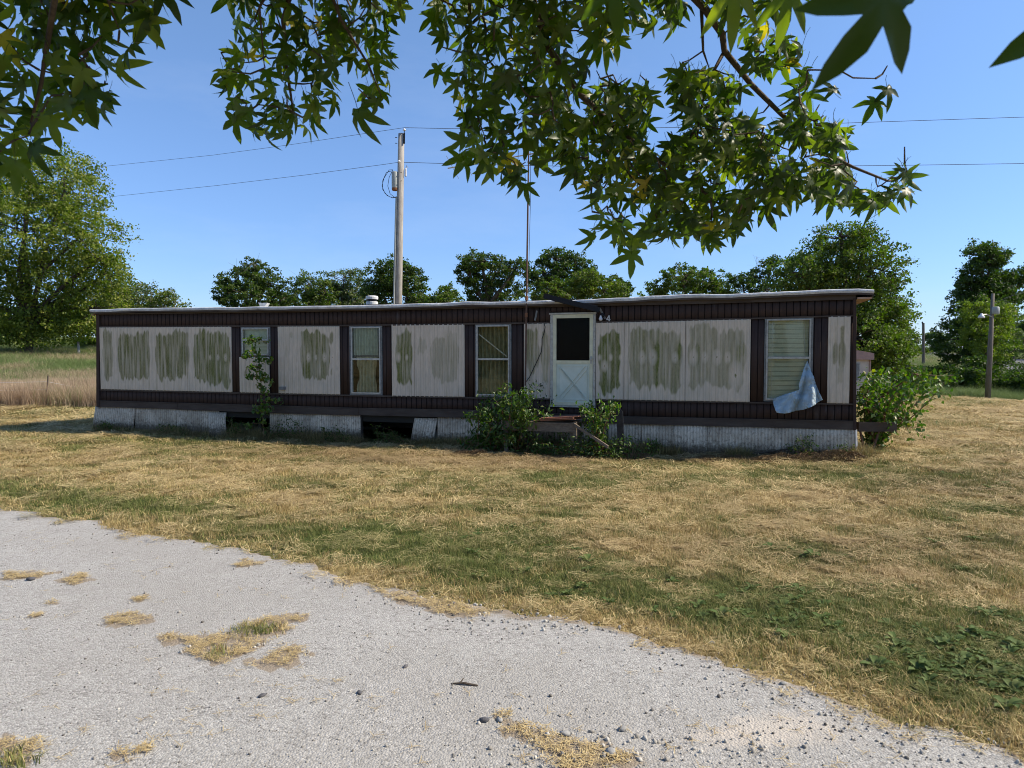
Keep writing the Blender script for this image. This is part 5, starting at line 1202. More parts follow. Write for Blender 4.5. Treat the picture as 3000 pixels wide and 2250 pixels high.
bushB = [(1700, 1235), (1690, 1190), (1705, 1155), (1730, 1165), (1745, 1190), (1770, 1160), (1785, 1155), (1820, 1165), (1815, 1190), (1790, 1200), (1780, 1260), (1760, 1310), (1720, 1310), (1715, 1250)]
weed('sunlit_weed', 'tall sunlit yellow-green weed with reddish stem right of the steps', 'weed', G(1762, 1330), bush_stems([(1755, 1325), (1765, 1328), (1748, 1325)], inpxpoly(bushB, 18), .9, .95, r_), .085, 'poke2', 60, .055, seed=3, droop=.9, berries=True)
low = [(1500, 1300), (1540, 1270), (1600, 1265), (1680, 1265), (1720, 1280), (1800, 1280), (1850, 1270), (1920, 1300), (1960, 1330), (1900, 1340), (1700, 1338), (1560, 1330)]
weed('undergrowth_weed', 'low dark tangle of weeds under and in front of the wooden steps', 'weeds', G(1650, 1335), bush_stems([(1530, 1330), (1600, 1333), (1660, 1335), (1720, 1335), (1780, 1337), (1850, 1338)], inpxpoly(low, 46), .95, .9, r_, .06), .06, 'poke', 55, .06, r0=.004, seed=4)
# sapling by the small window
def sapling():
    b = np.array(WP(*Wr(775, 1280, .35), .35)); b[2] = Tz(b[0], b[1]); ps = [b]
    for (a, c_) in ((768, 1230), (768, 1180), (763, 1110), (758, 1060), (745, 1010), (740, 990)): ps.append(np.array(WP(*Wr(a, c_, .35), .35)))
    side = []
    r = np.random.RandomState(9); S = [ps]
    for k in range(26):
        t = .12+.86*r.rand(); i = t*(len(ps)-1); k0 = int(i); p = ps[k0]+(ps[min(k0+1, len(ps)-1)]-ps[k0])*(i-k0); L_ = .14+.16*(1-t)*r.rand(); a = r.rand()*6.28
        S.append([p, p+np.array([math.cos(a)*L_, math.sin(a)*L_*.6, .05]), p+np.array([math.cos(a)*L_*1.6, math.sin(a)*L_, -.03])])
    weed('maple_sapling', 'thin tall maple sapling growing in front of the small window', 'sapling', b, S, .085, 'poke2', 56, .045, r0=.007, seed=5, aspect=.75, droop=.6)
sapling()
for k, (poly, rt, lab, m_) in enumerate([([(640, 1290), (650, 1230), (700, 1210), (720, 1285)], [(680, 1285)], 'small dark weed under the bent skirting sheet', 'oak'),
      ([(770, 1290), (780, 1225), (850, 1215), (900, 1240), (920, 1290)], [(800, 1290), (850, 1292), (890, 1292)], 'dark leafy weeds against the skirting right of the sapling', 'oak'),
      ([(930, 1290), (940, 1250), (1000, 1240), (1040, 1290)], [(960, 1290), (1010, 1292)], 'low grassy weed just left of the dark skirting gap', 'oak'),
      ([(1070, 1295), (1090, 1240), (1180, 1270), (1230, 1300)], [(1110, 1295), (1200, 1300)], 'thin weeds inside the dark gap in the skirting', 'oak'),
      ([(278, 1262), (300, 1230), (340, 1255), (400, 1262)], [(300, 1260), (360, 1265)], 'low weeds at the left foot of the skirting', 'oak'),
      ([(440, 1275), (470, 1240), (530, 1245), (540, 1275)], [(480, 1275), (510, 1275)], 'mound of low weeds at the second skirting sheet', 'oak'),
      ([(1880, 1335), (1890, 1290), (1940, 1275), (2000, 1330)], [(1900, 1338), (1950, 1340)], 'spiky green weed clump right of the leaning board', 'poke'),
      ([(2290, 1320), (2310, 1275), (2380, 1270), (2400, 1310), (2380, 1335)], [(2330, 1338), (2370, 1338)], 'dark leafy weed below the blue plastic sheet', 'oak'),
      ([(2430, 1330), (2450, 1290), (2500, 1300), (2520, 1345), (2460, 1365)], [(2460, 1350), (2490, 1350)], 'low weed at the right corner of the skirting', 'oak')]):
    b = G(*rt[0]); weed('skirting_weed', lab, 'weed', b, bush_stems(rt, inpxpoly(poly, 12+len(rt)*4), .3, .3, r_, .04), .05, m_, 46, .045, r0=.003, seed=60+k, group='weeds along the skirting')
# shrub at right corner
shr = [(2512, 1090), (2560, 1075), (2640, 1085), (2680, 1110), (2720, 1110), (2770, 1095), (2795, 1100), (2780, 1130), (2740, 1135), (2700, 1150), (2650, 1145), (2640, 1200), (2625, 1235), (2640, 1260), (2560, 1240), (2515, 1280)]
def rshrub():
    r = np.random.RandomState(21); D0 = 12.6; b = np.array([at(2560, 1300, D0)[0], D0, 0.]); b[2] = Tz(b[0], b[1]); S = []
    for (tx, ty) in inpxpoly(shr, 44): 
        t = at(tx, ty, D0+r.normal()*.5); mid = b*.4+t*.6+np.array([0, 0, .15])+r.normal(size=3)*.1; S.append([b, mid, t])
    for (tx, ty) in ((2795, 1100), (2760, 1120), (2735, 1140), (2700, 1160)): S.append([at(2560, 1180, D0), at(2680, 1095, D0-.2), at(tx, ty, D0-.3)])
    for (tx, ty) in ((2700, 1245), (2705, 1280), (2670, 1275), (2690, 1230)): S.append([at(2590, 1230, D0), at(2640, 1225, D0-.3), at(tx, ty, D0-.5)])
    weed('corner_shrub', 'leafy green shrub spilling past the right end of the mobile home', 'shrub', b, S, .09, 'poke2', 40, .1, r0=.014, seed=8, aspect=.62)
rshrub()
# hitch beam behind the shrub
def hitch():
    D0 = 12.15; p = at(2511, 1250, D0); q = at(2622, 1250, D0); 
    m = MB(); m.beam(p, q, .12, .165); m.build('hitch_beam', MAT['browntrim'], home)
    q2 = at(2575, 1262, D0); g = at(2557, 1318, D0)
    m = MB(); m.tube([q2, g], .022, 6); m.build('hitch_leg', MAT['rustpipe'], home)
    m = MB(); m.tube([at(2520, 1262, D0), at(2530, 1312, D0)], .02, 6); m.build('hitch_leg', MAT['rustpipe'], home)
hitch()
# thatch heaps and dark debris along the wall
def heap(px, py, rx, h, label, seed, mat='thatch'):
    c = G(px, py); r = np.random.RandomState(seed); n_ = int(rx*2200); a = r.rand(n_)*6.283; q = np.sqrt(r.rand(n_)); x_ = c[0]+np.cos(a)*q*rx; y_ = c[1]+np.sin(a)*q*rx*.45
    z_ = T(x_, y_)+h*(1-q**2)*(.4+.9*vnoise(x_, y_, .12, seed))
    me = hidden_obj('heap_source', *[np.array(v) for v in (lambda V, Fc: (V, Fc))(*leaf_cloud(np.zeros((1, 3)), .1))], {'v': np.zeros(4)}, MAT[mat])
    V, Fc = leaf_cloud(np.stack([x_, y_, z_], -1), .07, flat=1.2, aspect=.14, seed=seed)
    o = link('thatch_heap', np_mesh('thatch_heap', V, Fc), MAT[mat]); o['kind'] = 'stuff'; tag(o, label, 'thatch')
heap(1385, 1335, .45, .12, 'heap of dry cut grass in front of the leafy bush', 1)
heap(1700, 1345, .6, .1, 'heap of dry cut grass in front of the sunlit weed', 2)
heap(1850, 1345, .45, .14, 'heap of dry cut grass at the leaning board', 3)
heap(2330, 1348, .9, .12, 'ragged heap of dug soil and roots below the skirting', 4)
heap(2440, 1352, .6, .16, 'brown heap of dug soil at the right skirting corner', 5)
heap(2100, 1345, .8, .06, 'flat heap of dead roots along the skirting', 6)
def log():
    P_ = [at(a, b, d) for a, b, d in ((2030, 1338, 12.4), (2200, 1332, 12.1), (2310, 1315, 11.9), (2330, 1305, 11.9))]
    m = MB(); m.tube(P_, [.02, .02, .015, .008], 6); o = m.build('fallen_branch', MAT['bark'], None); tag(o, 'thin dead branch lying along the skirting below the blue sheet', 'branch')
log()

# ------------------------------------------------------------------ TV antenna mast
def antenna():
    lo = np.array(WP(*Wr(1539, 1130, .09), .09)); hi = np.array(WP(*Wr(1549, 430, .09), .09)); f = lambda t: lo*(1-t)+hi*t
    root = empty('television_antenna', (lo[0], lo[1], lo[2]), 'tall thin rusty mast with a television antenna half hidden in the leaves', 'antenna')
    m = MB(); m.tube([f(0), f(.55), f(1)], [.018, .018, .014], 8); m.build('mast', MAT['rustpipe'], root)
    for t in (.3, .37):
        m = MB(); p = f(t); m.lathe(p-np.array([0, 0, .04]), [(.03, 0), (.03, .08)], 8); m.build('clamp', MAT['rust'], root)
    D0 = hi[1]; a = at(1312, 493, D0+.7); b = at(1690, 428, D0-.3); m = MB(); m.tube([a, b], .013, 6); m.build('boom', MAT['alu'], root)
    a2 = at(1600, 449, D0); b2 = at(1675, 448, D0-.2); m = MB(); m.tube([a2, b2], .013, 6); m.build('boom', MAT['alu'], root)
    for k in range(9):
        f_ = .04+.92*k/8; p = a+(b-a)*f_; L_ = .75-.35*f_; d = np.array([.25, .97, -.35])*L_; m = MB(); m.tube([p-d*.5, p+d*.5], .006, 4); m.build('element', MAT['alu'], root)
    m = MB(); m.tube([f(.98)+np.array([.03, 0, 0]), f(.8)+np.array([.05, 0, 0]), f(.5)+np.array([.035, 0, 0]), f(.3)+np.array([.03, 0, 0])], .005, 4); m.build('lead_cable', MAT['black'], root)
antenna()

# ------------------------------------------------------------------ utility poles
def upole():
    D = 28.; t = at(1176, 392, D); b = at(1161, 1140, D); b[2] = Tz(b[0], b[1])
    root = empty('utility_pole', b, 'tall weathered wooden utility pole with grey transformer behind the mobile home', 'utility pole')
    m = MB(); m.tube([b-np.array([0, 0, .3]), (b+t)/2, t], [.17, .15, .125], 14); m.build('shaft', MAT['pole'], root, True)
    s = D/F
    m = MB(); c = at(1157, 557, D-.05); m.lathe(c, [(.1, 0), (.115, .03), (.13, .12), (.13, .68), (.12, .72), (.06, .75)], 16); tc = m.build('transformer', MAT['canister'], root, True)
    m = MB(); c2 = c+np.array([0, 0, -.02]); m.lathe(c2, [(.1, 0), (.12, .02), (.131, .1)], 16); m.build('rust_ring', MAT['rust'], tc)
    m = MB(); m.lathe(at(1151, 512, D), [(.03, 0), (.045, .03), (.03, .06), (.04, .09), (.02, .13)], 10, (-.3, 0, 1)); m.build('bushing', MAT['black'], tc)
    m = MB(); m.beam(at(1184, 421, D-.1), at(1184.5, 390, D-.1), .045, .06); m.tube([at(1184.5, 392, D-.1), at(1184.5, 378, D-.1)], .018, 6); pb = m.build('top_bracket', MAT['black'], root)
    m = MB(); m.lathe(at(1184.5, 383, D-.1), [(.02, 0), (.07, .02), (.05, .06), (.03, .09)], 10); m.build('insulator', MAT['porcelain'], pb)
    m = MB(); m.lathe(at(1188.5, 517, D), [(.03, 0), (.045, .02), (.045, .3), (.025, .34)], 10); fu = m.build('cutout_fuse', MAT['porcelain'], root)
    m = MB(); m.tube([at(1188, 495, D), at(1192, 484, D), at(1194, 492, D)], .015, 5); m.build('fuse_arm', MAT['alu'], fu)
    m = MB(); m.lathe(at(1168, 474, D-.16), [(.02, 0), (.05, .02), (.05, .07), (.02, .09)], 10, (.5, -.8, .2)); m.build('spool_insulator', MAT['porcelain'], root)
    for pts in ([(1152, 508), (1150, 497), (1140, 498), (1125, 522), (1119, 545), (1128, 567), (1142, 577), (1155, 578), (1163, 576)], [(1147, 505), (1140, 520), (1136, 545), (1143, 568), (1155, 577)], [(1150, 500), (1132, 505), (1121, 530), (1121, 555), (1134, 573), (1150, 580), (1160, 578)]):
        m = MB(); m.tube([at(a, b_, D-.15) for a, b_ in pts], .011, 5); m.build('service_loop', MAT['black'], root)
    m = MB(); m.tube([at(1161, 577, D-.1), at(1159, 640, D-.12), at(1154, 890, D-.15), at(1151, 1100, D-.15)], .035, 6); m.build('conduit', MAT['canister'], root)
    for (a, b_) in ((1164, 403), (1164, 420), (1174, 505), (1174, 530)):
        m = MB(); p = at(a, b_, D-.14); m.beam(p, p+np.array([-.09 if a < 1170 else .04, -.02, 0]), .02, .02); m.build('bolt', MAT['black'], root)
    return D
upole()
def wires():
    D = 28.
    def w_(name, label, pts, r=.011):
        P_ = [at(a, b_, d) for a, b_, d in pts]; m = MB(); Q = []
        for i in range(len(P_)-1):
            for k in range(6): Q.append(P_[i]+(P_[i+1]-P_[i])*k/6)
        Q.append(P_[-1]); m.tube(Q, r, 4); o = m.build(name, MAT['wire'], None); tag(o, label, 'power line', 'power lines on the utility pole')
    w_('power_line', 'upper power line running left from the pole top', [(1184, 374, 28), (1050, 394, 30), (850, 424, 33), (620, 455, 37), (280, 490, 44), (-300, 528, 60)], .010)
    w_('power_line', 'upper power line running right from the pole top', [(1184, 374, 28), (1330, 377, 28), (1700, 378, 28), (2050, 372, 28), (2430, 362, 28), (3000, 343, 28), (3600, 318, 28)])
    w_('power_line', 'lower power line running left from the pole', [(1170, 475, 28), (1130, 481, 28.6), (900, 512, 32), (640, 543, 36), (300, 579, 44), (-300, 622, 60)], .010)
    w_('power_line', 'lower power line running right from the pole', [(1170, 475, 28), (1330, 480, 28), (1700, 488, 28), (2100, 490, 28), (2666, 484, 28), (3000, 479, 28), (3600, 465, 28)])
wires()
def yardpole():
    D = 38.; b = at(2893, 1172, D); b[2] = Tz(b[0], b[1]); t = at(2909, 860, D)
    root = empty('yard_light_pole', b, 'leaning dark wooden pole with yard lamp and grey can on the right lawn', 'utility pole')
    m = MB(); m.tube([b-np.array([0, 0, .3]), (b+t)/2, t], [.15, .13, .08], 12); m.build('shaft', MAT['poledark'], root, True)
    m = MB(); m.lathe(at(2916, 921, D-.1), [(.16, 0), (.19, .03), (.19, .38), (.15, .42)], 14); m.build('transformer', MAT['canister'], root, True)
    m = MB(); m.tube([at(2905, 928, D-.15), at(2890, 921, D-.2), at(2877, 922, D-.25)], .03, 6); ar = m.build('lamp_arm', MAT['alu'], root)
    m = MB(); m.lathe(at(2875, 932, D-.25), [(.16, 0), (.17, .05), (.13, .14), (.06, .2), (.05, .26)], 14); m.build('lamp_head', MAT['porcelain'], root, True)
    m = MB(); p = at(2908, 890, D); m.tube([p, at(2960, 868, D), at(3060, 840, D)], .012, 4); m.build('service_wire', MAT['wire'], root)
    b = at(2705, 1120, 60.); b[2] = Tz(b[0], 60.); t = at(2705, 946, 60.)
    r2 = empty('distant_pole', b, 'thin dark distant pole by the far road', 'utility pole')
    m = MB(); m.tube([b-np.array([0, 0, .3]), t], [.15, .1], 8); m.build('shaft', MAT['poledark'], r2)
    m = MB(); m.beam(t+np.array([-.02, 0, -.25]), t+np.array([-.1, 0, .1]), .08, .08); m.build('top_bracket', MAT['black'], r2)
yardpole()

# ------------------------------------------------------------------ camper behind
def camper():
    D = 22.; xr = at(2558, 1050, D)[0]; zt = at(2540, 1021, D)[2]; g = Tz(xr-1, D)
    root = empty('old_camper', (xr-1.2, D+1, g), 'faded pinkish camper end peeping out behind the right corner of the mobile home', 'camper')
    x0, x1 = xr-2.4, xr-.1
    m = MB(); m.box((x0, D, g+.35), (x1, D+3.5, zt-.3)); m.build('body', MAT['camper_cream'], root)
    m = MB(); n_ = 10; pr = [(x0-.05+(x1-x0+.12)*k/n_, zt-.3+.3*math.sin(math.pi*(.12+.76*k/n_))**.6-.02) for k in range(n_+1)]
    v = [(a, D-.12, b) for a, b in pr]+[(x1+.07, D-.12, zt-.36), (x0-.05, D-.12, zt-.36)]; n2_ = len(v); v += [(a, D+3.6, c_) for a, _, c_ in v]
    m.add(v, [tuple(range(n2_))[::-1], tuple(range(n2_, 2*n2_))]+[(i, (i+1) % n2_, n2_+(i+1) % n2_, n2_+i) for i in range(n2_)]); m.build('roof', MAT['camper_pink'], root)
    m = MB(); m.box((x1-.75, D-.02, zt-1.05), (x1-.32, D, zt-.45)); wn = m.build('window', MAT['alu'], root)
    m = MB(); m.box((x1-.72, D-.03, zt-1.02), (x1-.35, D-.021, zt-.48)); m.build('pane', MAT['flange'], wn)
    m = MB(); m.box((x1-.02, D-.03, g+.35), (x1+.02, D+.02, zt-.32)); m.build('corner_trim', MAT['camper_pink'], root)
    for yy in (D+1.2,):
        m = MB(); m.lathe((x1-.1, yy, g+.3), [(.05, -.1), (.3, -.1), (.3, .1), (.05, .1)], 16, (1, 0, 0)); m.build('wheel', MAT['black'], root)
camper()

# ------------------------------------------------------------------ small things on the drive
def small():
    a = G(1322, 2009); b = G(1400, 2016); m = MB(); up_ = np.array([0, 0, .012]); m.tube([a+up_, (a+b)/2+up_*1.6, b+up_], [.003, .006, .005], 6); m.tube([a+(b-a)*.3+up_, a+(b-a)*.45+up_+np.array([.0, .035, .015])], [.005, .002], 5)
    o = m.build('broken_stick', MAT['bark'], None); tag(o, 'short brown broken stick lying on the driveway', 'stick')
    for k, (px, py, s_, lab) in enumerate(((92, 1703, .03, 'dark stone on the far left of the driveway by the straw'), (1188, 1960, .016, 'dark stone on the driveway above the stick'), (1054, 2037, .016, 'dark pointed stone left of the stick'), (1420, 2119, .022, 'flat dark stone beside the gravel patch'), (768, 2046, .018, 'dark stone low in the left half of the driveway'),
             (1465, 2118, .018, 'stone at the edge of the straw and gravel patch'), (1655, 2159, .024, 'grey stone in the gravel patch'), (1825, 2145, .022, 'pale stone above the gravel patch'), (1790, 2215, .03, 'larger grey stone in the gravel patch'), (2085, 1890, .018, 'grey stone on the drive edge by the lawn'), (2295, 2010, .018, 'grey stone on the asphalt near the right verge'))):
        c = G(px, py); src = stone_mesh(90+k); me = src.data; me.materials.clear(); me.materials.append(MAT['rock'] if k < 5 else MAT['block'])
        o = bpy.data.objects.new('stone', me); col.objects.link(o); o.location = (c[0], c[1], Tz(c[0], c[1])+.01+s_*.3); o.scale = (s_*1.2, s_, s_*.8); o.rotation_euler = (0, 0, k)
        tag(o, lab, 'stone', 'single stones on the driveway')
small()

# ------------------------------------------------------------------ sweetgum tree overhead (trunk stands behind the camera)
def leaf_mesh(seed, droop=.35, pet=.55):
    r = random.Random(seed); V = [(0, .0, 0)]; Fc = []
    angs = [90, 30, 150, -28, 208]; Ls = [1.0, .92, .92, .68, .68]
    def P3(a, q, zoff=0.):
        x_, y_ = math.cos(a)*q, math.sin(a)*q; d = q*q*droop; return (x_, y_, -d+zoff)
    info = []
    for an, L_ in zip(angs, Ls):
        a = math.radians(an+r.uniform(-6, 6)); L_ *= r.uniform(.88, 1.08); curl = r.uniform(.3, 1.3); i0 = len(V)
        V.append(P3(a, L_*.38, -.045)); V.append(P3(a, L_*.72, -.04-.08*curl)); V.append(P3(a, L_, -.2*curl))
        for sgn in (1, -1):
            V.append(P3(a+sgn*math.radians(19), L_*.54, .02)); V.append(P3(a+sgn*math.radians(9), L_*.78, .0-.1*curl))
        info.append((an, i0))
    order = sorted(info, key=lambda q: q[0]); notch = []
    for k in range(5):
        a1 = order[k][0]; a2 = order[(k+1) % 5][0]; a2 = a2 if a2 > a1 else a2+360; a = math.radians((a1+a2)/2); q = .33 if (a2-a1) < 100 else .16
        q *= .8; notch.append(len(V)); q *= 1.12; V.append(P3(a, q, .015))
    for k in range(5):
        i = order[k][1]; nL = notch[k]; nR = notch[k-1]                 # counter-clockwise side / clockwise side
        m0, m1, tip, l0, l1, r0, r1 = range(i, i+7)
        Fc += [(0, m0, nL), (0, nR, m0), (m0, l0, nL), (m0, nR, r0), (m0, m1, l0), (m0, r0, m1), (m1, l1, l0), (m1, r0, r1), (m1, tip, l1), (m1, r1, tip)]
    # petiole
    pb = len(V); pr_ = .014
    pts = [(0, 0, 0), (.0, -pet*.4, .05), (.02, -pet*.8, .14), (.0, -pet*1.05, .26)]
    for (x_, y_, z_) in pts:
        for j in range(3): t = 2.1*j; V.append((x_+pr_*math.cos(t), y_, z_+pr_*math.sin(t)))
    for i in range(3):
        for j in range(3): Fc += [(pb+3*i+j, pb+3*i+(j+1) % 3, pb+3*i+3+(j+1) % 3), (pb+3*i+j, pb+3*i+3+(j+1) % 3, pb+3*i+3+j)]
    return np.array(V, float), np.array(Fc, int)
LV = [leaf_mesh(k, .15+.13*k, .5+.1*k) for k in range(6)]
LM = []
for k, (V, Fc) in enumerate(LV):
    LM.append([])
    for j in range(9):
        me = np_mesh('sweetgum_leaf_%d' % k, V, Fc, {'v': np.full(len(V), (.06, .2, .35, .45, .58, .7, .82, .92, .99)[j])}, True); me.materials.append(MAT['gum']); LM[-1].append(me)
gum = empty('sweetgum_tree', (2.4, -2.6, 0), 'overhanging sweetgum branches with dark star-shaped leaves across the top', 'tree')
def sg_tree():
    r = np.random.RandomState(17)
    polys = {
     'left': ([(-160, -260), (490, -260), (480, 0), (455, 40), (430, 90), (400, 130), (385, 175), (375, 225), (330, 215), (300, 255), (325, 300), (285, 345), (230, 330), (215, 345), (170, 350), (140, 385), (115, 430), (85, 460), (40, 500), (-60, 560), (-160, 500)], 1.95, .16, .060, 230, 27),
     'mid': ([(650, -160), (1180, -160), (1180, 30), (1160, 90), (1130, 130), (1150, 190), (1165, 240), (1140, 290), (1090, 320), (1060, 345), (960, 310), (930, 360), (880, 400), (830, 400), (800, 425), (760, 440), (730, 400), (700, 340), (675, 290), (650, 240), (650, 180), (660, 60)], 2.2, .16, .056, 250, 27),
     'mainA': ([(1285, -160), (2010, -160), (2000, 60), (1960, 90), (1900, 90), (1830, 120), (1760, 170), (1720, 200), (1700, 260), (1640, 330), (1650, 420), (1600, 470), (1560, 520), (1500, 540), (1440, 520), (1400, 480), (1350, 490), (1340, 440), (1360, 340), (1330, 250), (1300, 230), (1300, 130), (1280, 60)], 2.25, .2, .062, 400, 28),
     'mainB': ([(1640, 330), (1720, 300), (1790, 250), (1900, 280), (1960, 215), (2060, 230), (2160, 250), (2200, 280), (2230, 350), (2350, 330), (2420, 370), (2460, 390), (2540, 380), (2610, 420), (2640, 480), (2670, 540), (2640, 600), (2560, 610), (2470, 590), (2440, 610), (2350, 560), (2320, 600), (2270, 600), (2210, 580), (2200, 640), (2150, 690), (2090, 720), (2000, 690), (1960, 720), (1900, 700), (1850, 740), (1800, 700), (1760, 640), (1720, 560), (1680, 520), (1640, 460)], 2.35, .2, .060, 560, 27),
     'topR': ([(1990, -160), (2380, -160), (2360, -20), (2280, 20), (2240, 40), (2180, 20), (2120, 60), (2060, 20)], 2.2, .12, .06, 60, 30),
     'midR': ([(2180, 80), (2260, 95), (2320, 120), (2360, 170), (2380, 300), (2330, 330), (2250, 280), (2200, 200)], 2.3, .12, .056, 34, 34)}
    singles = [(2565, 300, 2.2, .062, -40), (2600, 262, 2.2, .06, 20), (2440, 265, 2.2, .055, 200), (1735, 690, 2.3, .062, 0), (1850, 745, 2.35, .072, 0), (2245, 610, 2.3, .066, 10), (1540, 545, 2.3, .052, 0), (1345, 460, 2.2, .062, 0), (1050, 330, 2.0, .075, 10), (690, 350, 2.1, .065, 0), (100, 430, 1.85, .072, 10), (45, 480, 1.85, .07, 0), (260, 265, 1.85, .078, 10), (345, 195, 1.85, .07, 30), (420, 60, 1.85, .075, 30), (480, -25, 1.85, .07, 40), (150, 350, 1.85, .07, 10), (1270, 50, 2.2, .06, -60), (1285, 205, 2.2, .055, -80), (2650, 500, 2.2, .05, 20), (1800, -30, 1.6, .09, 0), (2150, -20, 1.5, .08, 0), (2310, -10, 1.5, .075, -10)]
    branches = {
     'a': [(1480, -900, 1.4), (1850, -200, 2.0), (2066, 26, 2.3), (2117, 102, 2.32), (2122, 149, 2.34), (2199, 246, 2.36), (2287, 333, 2.38), (2400, 440, 2.4), (2500, 490, 2.4), (2600, 530, 2.38)],
     'b': [(1480, -900, 1.4), (1500, -200, 2.1), (1600, 130, 2.25), (1702, 279, 2.3), (1794, 366, 2.35), (1917, 461, 2.4), (2030, 538, 2.42), (2110, 600, 2.42)],
     'c': [(1753, 353, 2.33), (1770, 430, 2.35), (1825, 497, 2.38), (1927, 589, 2.4), (1999, 592, 2.4)],
     'd': [(1507, -160, 2.15), (1507, 0, 2.2), (1495, 102, 2.25), (1533, 174, 2.3)], 'e': [(1553, -160, 2.1), (1553, 0, 2.2), (1579, 67, 2.25), (1640, 90, 2.3)],
     'f': [(2117, 159, 2.34), (2071, 246, 2.34), (2050, 333, 2.35), (2040, 435, 2.36), (2037, 543, 2.38)], 'g': [(2055, 20, 2.3), (2060, 149, 2.33), (2081, 210, 2.34)],
     'h': [(1370, -160, 2.1), (1380, 160, 2.2), (1395, 330, 2.25), (1420, 400, 2.28)], 'i': [(2033, 380, 2.3), (2015, 420, 2.3), (2000, 500, 2.3)],
     'j': [(1100, -900, 1.5), (900, -200, 2.0), (830, 60, 2.15), (840, 200, 2.2), (860, 330, 2.2)], 'k': [(900, -200, 2.0), (760, 20, 2.1), (775, 200, 2.2)], 'l': [(900, -200, 2.0), (1000, 60, 2.1), (1080, 190, 2.1), (1120, 290, 2.1)],
     'm': [(300, -1000, 1.2), (200, -250, 1.5), (150, 60, 1.85), (120, 250, 1.9), (90, 360, 1.9)], 'n': [(200, -250, 1.5), (300, -40, 1.8), (350, 90, 1.85)]}
    KD = .92
    branches = {k: [(a, b, d*KD) for a, b, d in v] for k, v in branches.items()}
    polys = {k: (p, D*KD, dd*.8, sz*(.96 if k == 'left' else .88), int(n_*.92), md) for k, (p, D, dd, sz, n_, md) in polys.items()}
    singles = [(a, b, d*KD, s_*.96, an) for a, b, d, s_, an in singles]
    trunk_top = np.array([2.2, -2.2, 4.6])
    m = MB(); m.tube([(2.4, -2.6, -.2), (2.38, -2.5, 1.5), (2.3, -2.3, 3.2), tuple(trunk_top), (2.0, -2.1, 7.5), (1.9, -2.2, 10.)], [.26, .2, .17, .14, .08, .03], 12); m.build('trunk', MAT['bark'], gum, True)
    nodes = []; npar = []
    mains = MB()
    for k, pts in branches.items():
        P_ = [at(a, b, d) for a, b, d in pts]; 
        if k in 'abjm': P_[0] = P_[0]*.5 + np.array([P_[0][0]*.5, -.2, P_[0][2]*.5]); P_ = [trunk_top - np.array([0, 0, .3])] + P_
        n_ = len(P_); r0 = .016 if k in 'ab' else (.013 if k in 'jm' else .006); mb = MB(); mb.tube(P_, [r0*(1-.78*i/(n_-1)) for i in range(n_)], 7)
        mb.build('branch', MAT['twig'], gum, True)
        for i in range(n_-1):
            if k in 'abjm' and i < 2: continue
            for f in (0, .33, .66): nodes.append(P_[i]*(1-f)+P_[i+1]*f)
        nodes.append(P_[-1])
    leaves = []; tw = []
    for k, (poly, D, dd, sz, n_, md) in polys.items():
        got = []; tries = 0
        while len(got) < n_ and tries < 60000:
            tries += 1; lo = np.min(poly, 0); hi = np.max(poly, 0); p = lo+r.rand(2)*(hi-lo)
            if not inpoly(np.array([p[0]]), np.array([p[1]]), poly)[0]: continue
            if vnoise(np.array(p[0]), np.array(p[1]), 75., 3) < (.30 if k != 'left' else .2) and p[1] > 40: continue
            if any((p[0]-q[0])**2+(p[1]-q[1])**2 < (md*(.55 if r.rand() < .5 else 1.))**2 for q in got): continue
            got.append(p)
        for p in got:
            d = D+(r.rand()*2-1)*dd; leaves.append((at(p[0], p[1]-15, d), sz*(.72+.5*r.rand()), None))
        # hanging twig nodes
        for p in got[::3]: tw.append(at(p[0]+r.normal()*10, p[1]-50+r.normal()*10, D+(r.rand()*2-1)*dd*.8))
    for (a, b, d, s_, an) in singles: leaves.append((at(a, b, d), s_, an)); tw.append(at(a, b-70, d))
    # grow twigs outward from the branches, nearest first
    NN = [np.array(q) for q in nodes]; left = list(tw); mb = MB(); NA = np.array(NN); TA = np.array(left); used = np.zeros(len(TA), bool)
    dmat = ((TA[:, None]-NA[None])**2).sum(-1); bd = dmat.min(1); bi = dmat.argmin(1); allp = list(NN); wt = {}
    for _ in range(len(TA)):
        bd2 = np.where(used, 1e9, bd); i = int(bd2.argmin()); p = TA[i]; q = allp[int(bi[i])]; used[i] = True
        if bd2[i] < .6**2:
            mid = (p+q)/2 + r.normal(size=3)*.006 - np.array([0, 0, .006]); mb.tube([q, mid, p], [.0034, .0028, .0018], 4, False)
        allp.append(p); d2 = ((TA-p)**2).sum(-1); u_ = d2 < bd; bd[u_] = d2[u_]; bi[u_] = len(allp)-1
    mb.build('twigs', MAT['twig'], gum)['kind'] = 'stuff'
    # leaves: the largest ones seen are single objects, the rest one mass
    leaves = [(p, s_, an, s_/max(p[1], .3)*(1 if project(*[np.array(v) for v in p])[1] > 0 else .3)) for p, s_, an in leaves]
    leaves.append((at(2590, -6, .66), .082, 'big', 9)); leaves.append((at(3195, 15, .66), .075, 'big2', 9))
    leaves.sort(key=lambda q: -q[3]); VV, FF, vv = [], [], []; base = 0
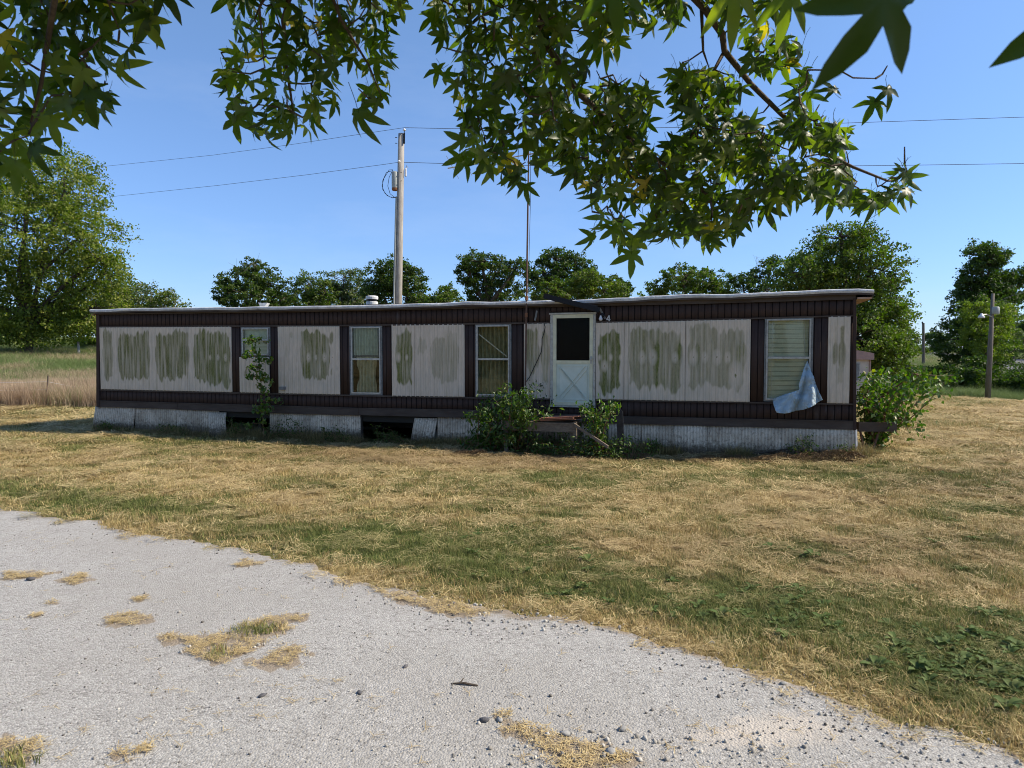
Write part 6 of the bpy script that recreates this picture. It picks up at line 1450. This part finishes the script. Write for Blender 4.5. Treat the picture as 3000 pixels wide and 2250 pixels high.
    for i, (p, s_, an, _) in enumerate(leaves):
        k = r.randint(6)
        if an == 'big': R = Matrix.Rotation(math.radians(183), 3, 'Y') @ Matrix.Rotation(0, 3, 'X'); Mx = Matrix(((1, 0, 0), (0, 0, -1), (0, -1, 0))); rot = Matrix(((1, .0, 0.15), (0, .25, -1), (0, -1, -.25))).normalized() ; rot = mk_rot(Vector((-.42, .15, -1)), Vector((.1, -1, -.35))); k = 1
        elif an == 'big2': rot = mk_rot(Vector((-1, .1, -.65)), Vector((.1, -1, .2))); k = 1
        elif an is not None:
            a = math.radians(an); rot = mk_rot(Vector((math.sin(a), r.normal()*.2, -math.cos(a))), Vector((r.normal()*.35, -1, r.normal()*.3+.2)))
        else:
            tip = Vector((r.normal()*.45, r.normal()*.45, -1.)); nm_ = Vector((r.normal()*.8+.25, r.normal()*.8-.45, .55+r.normal()*.5)); rot = mk_rot(tip, nm_)
        if i < 290:
            o = bpy.data.objects.new('leaf', LM[k][0 if an in ('big', 'big2') else (8 if r.rand() < .02 else r.randint(8))]); col.objects.link(o); o.parent = gum; o.matrix_parent_inverse = Matrix.Identity(4)  # shade on the two big leaves is put into their darkest leaf tone
            o.location = Vector(p)-gum.location; o.rotation_euler = rot.to_euler(); o.scale = (s_, s_, s_)
        else:
            V, Fc = LV[k]; M = np.array(rot)*s_; VV.append(V @ M.T + p); FF.append(Fc+base); base += len(V); vv.append(np.full(len(V), r.rand()))
    # crown above the frame and over the camera, unseen leaves added as sun blockers
    n_ = 2400; X_ = np.stack([2.2+r.normal(size=n_)*2.1, -2.4+r.normal(size=n_)*1.5, 4.9+r.rand(n_)*4.8], -1)
    X3 = np.stack([1.0+r.rand(600)*1.5, .3+r.rand(600)*.8, 2.75+r.rand(600)*.8], -1); X4 = np.stack([-1.3+r.rand(1700)*1.7, .8+r.rand(1700)*1.15, 2.7+r.rand(1700)*.7], -1); X2 = np.stack([-1.3+r.rand(1500)*4.2, .2+r.rand(1500)*1.65, 2.85+r.rand(1500)*.95], -1)
    for p in np.concatenate([X_[X_[:, 1] < 1.], X2, X3, X4]):
        k = r.randint(6); rot = mk_rot(Vector((r.normal()*.5, r.normal()*.5, -1)), Vector((r.normal(), r.normal(), 1))); V, Fc = LV[k]; V = V; M = np.array(rot)*.085
        VV.append(V @ M.T + p); FF.append(Fc+base); base += len(V); vv.append(np.full(len(V), r.rand()))
    me = np_mesh('foliage', np.concatenate(VV), np.concatenate(FF), {'v': np.concatenate(vv)}, True); o = link('foliage', me, MAT['gum'], gum); o['kind'] = 'stuff'
def mk_rot(tip, nrm_):
    y_ = tip.normalized(); z_ = (nrm_-y_*nrm_.dot(y_)).normalized(); x_ = y_.cross(z_); return Matrix((x_, y_, z_)).transposed()
sg_tree()
bpy.context.view_layer.update()
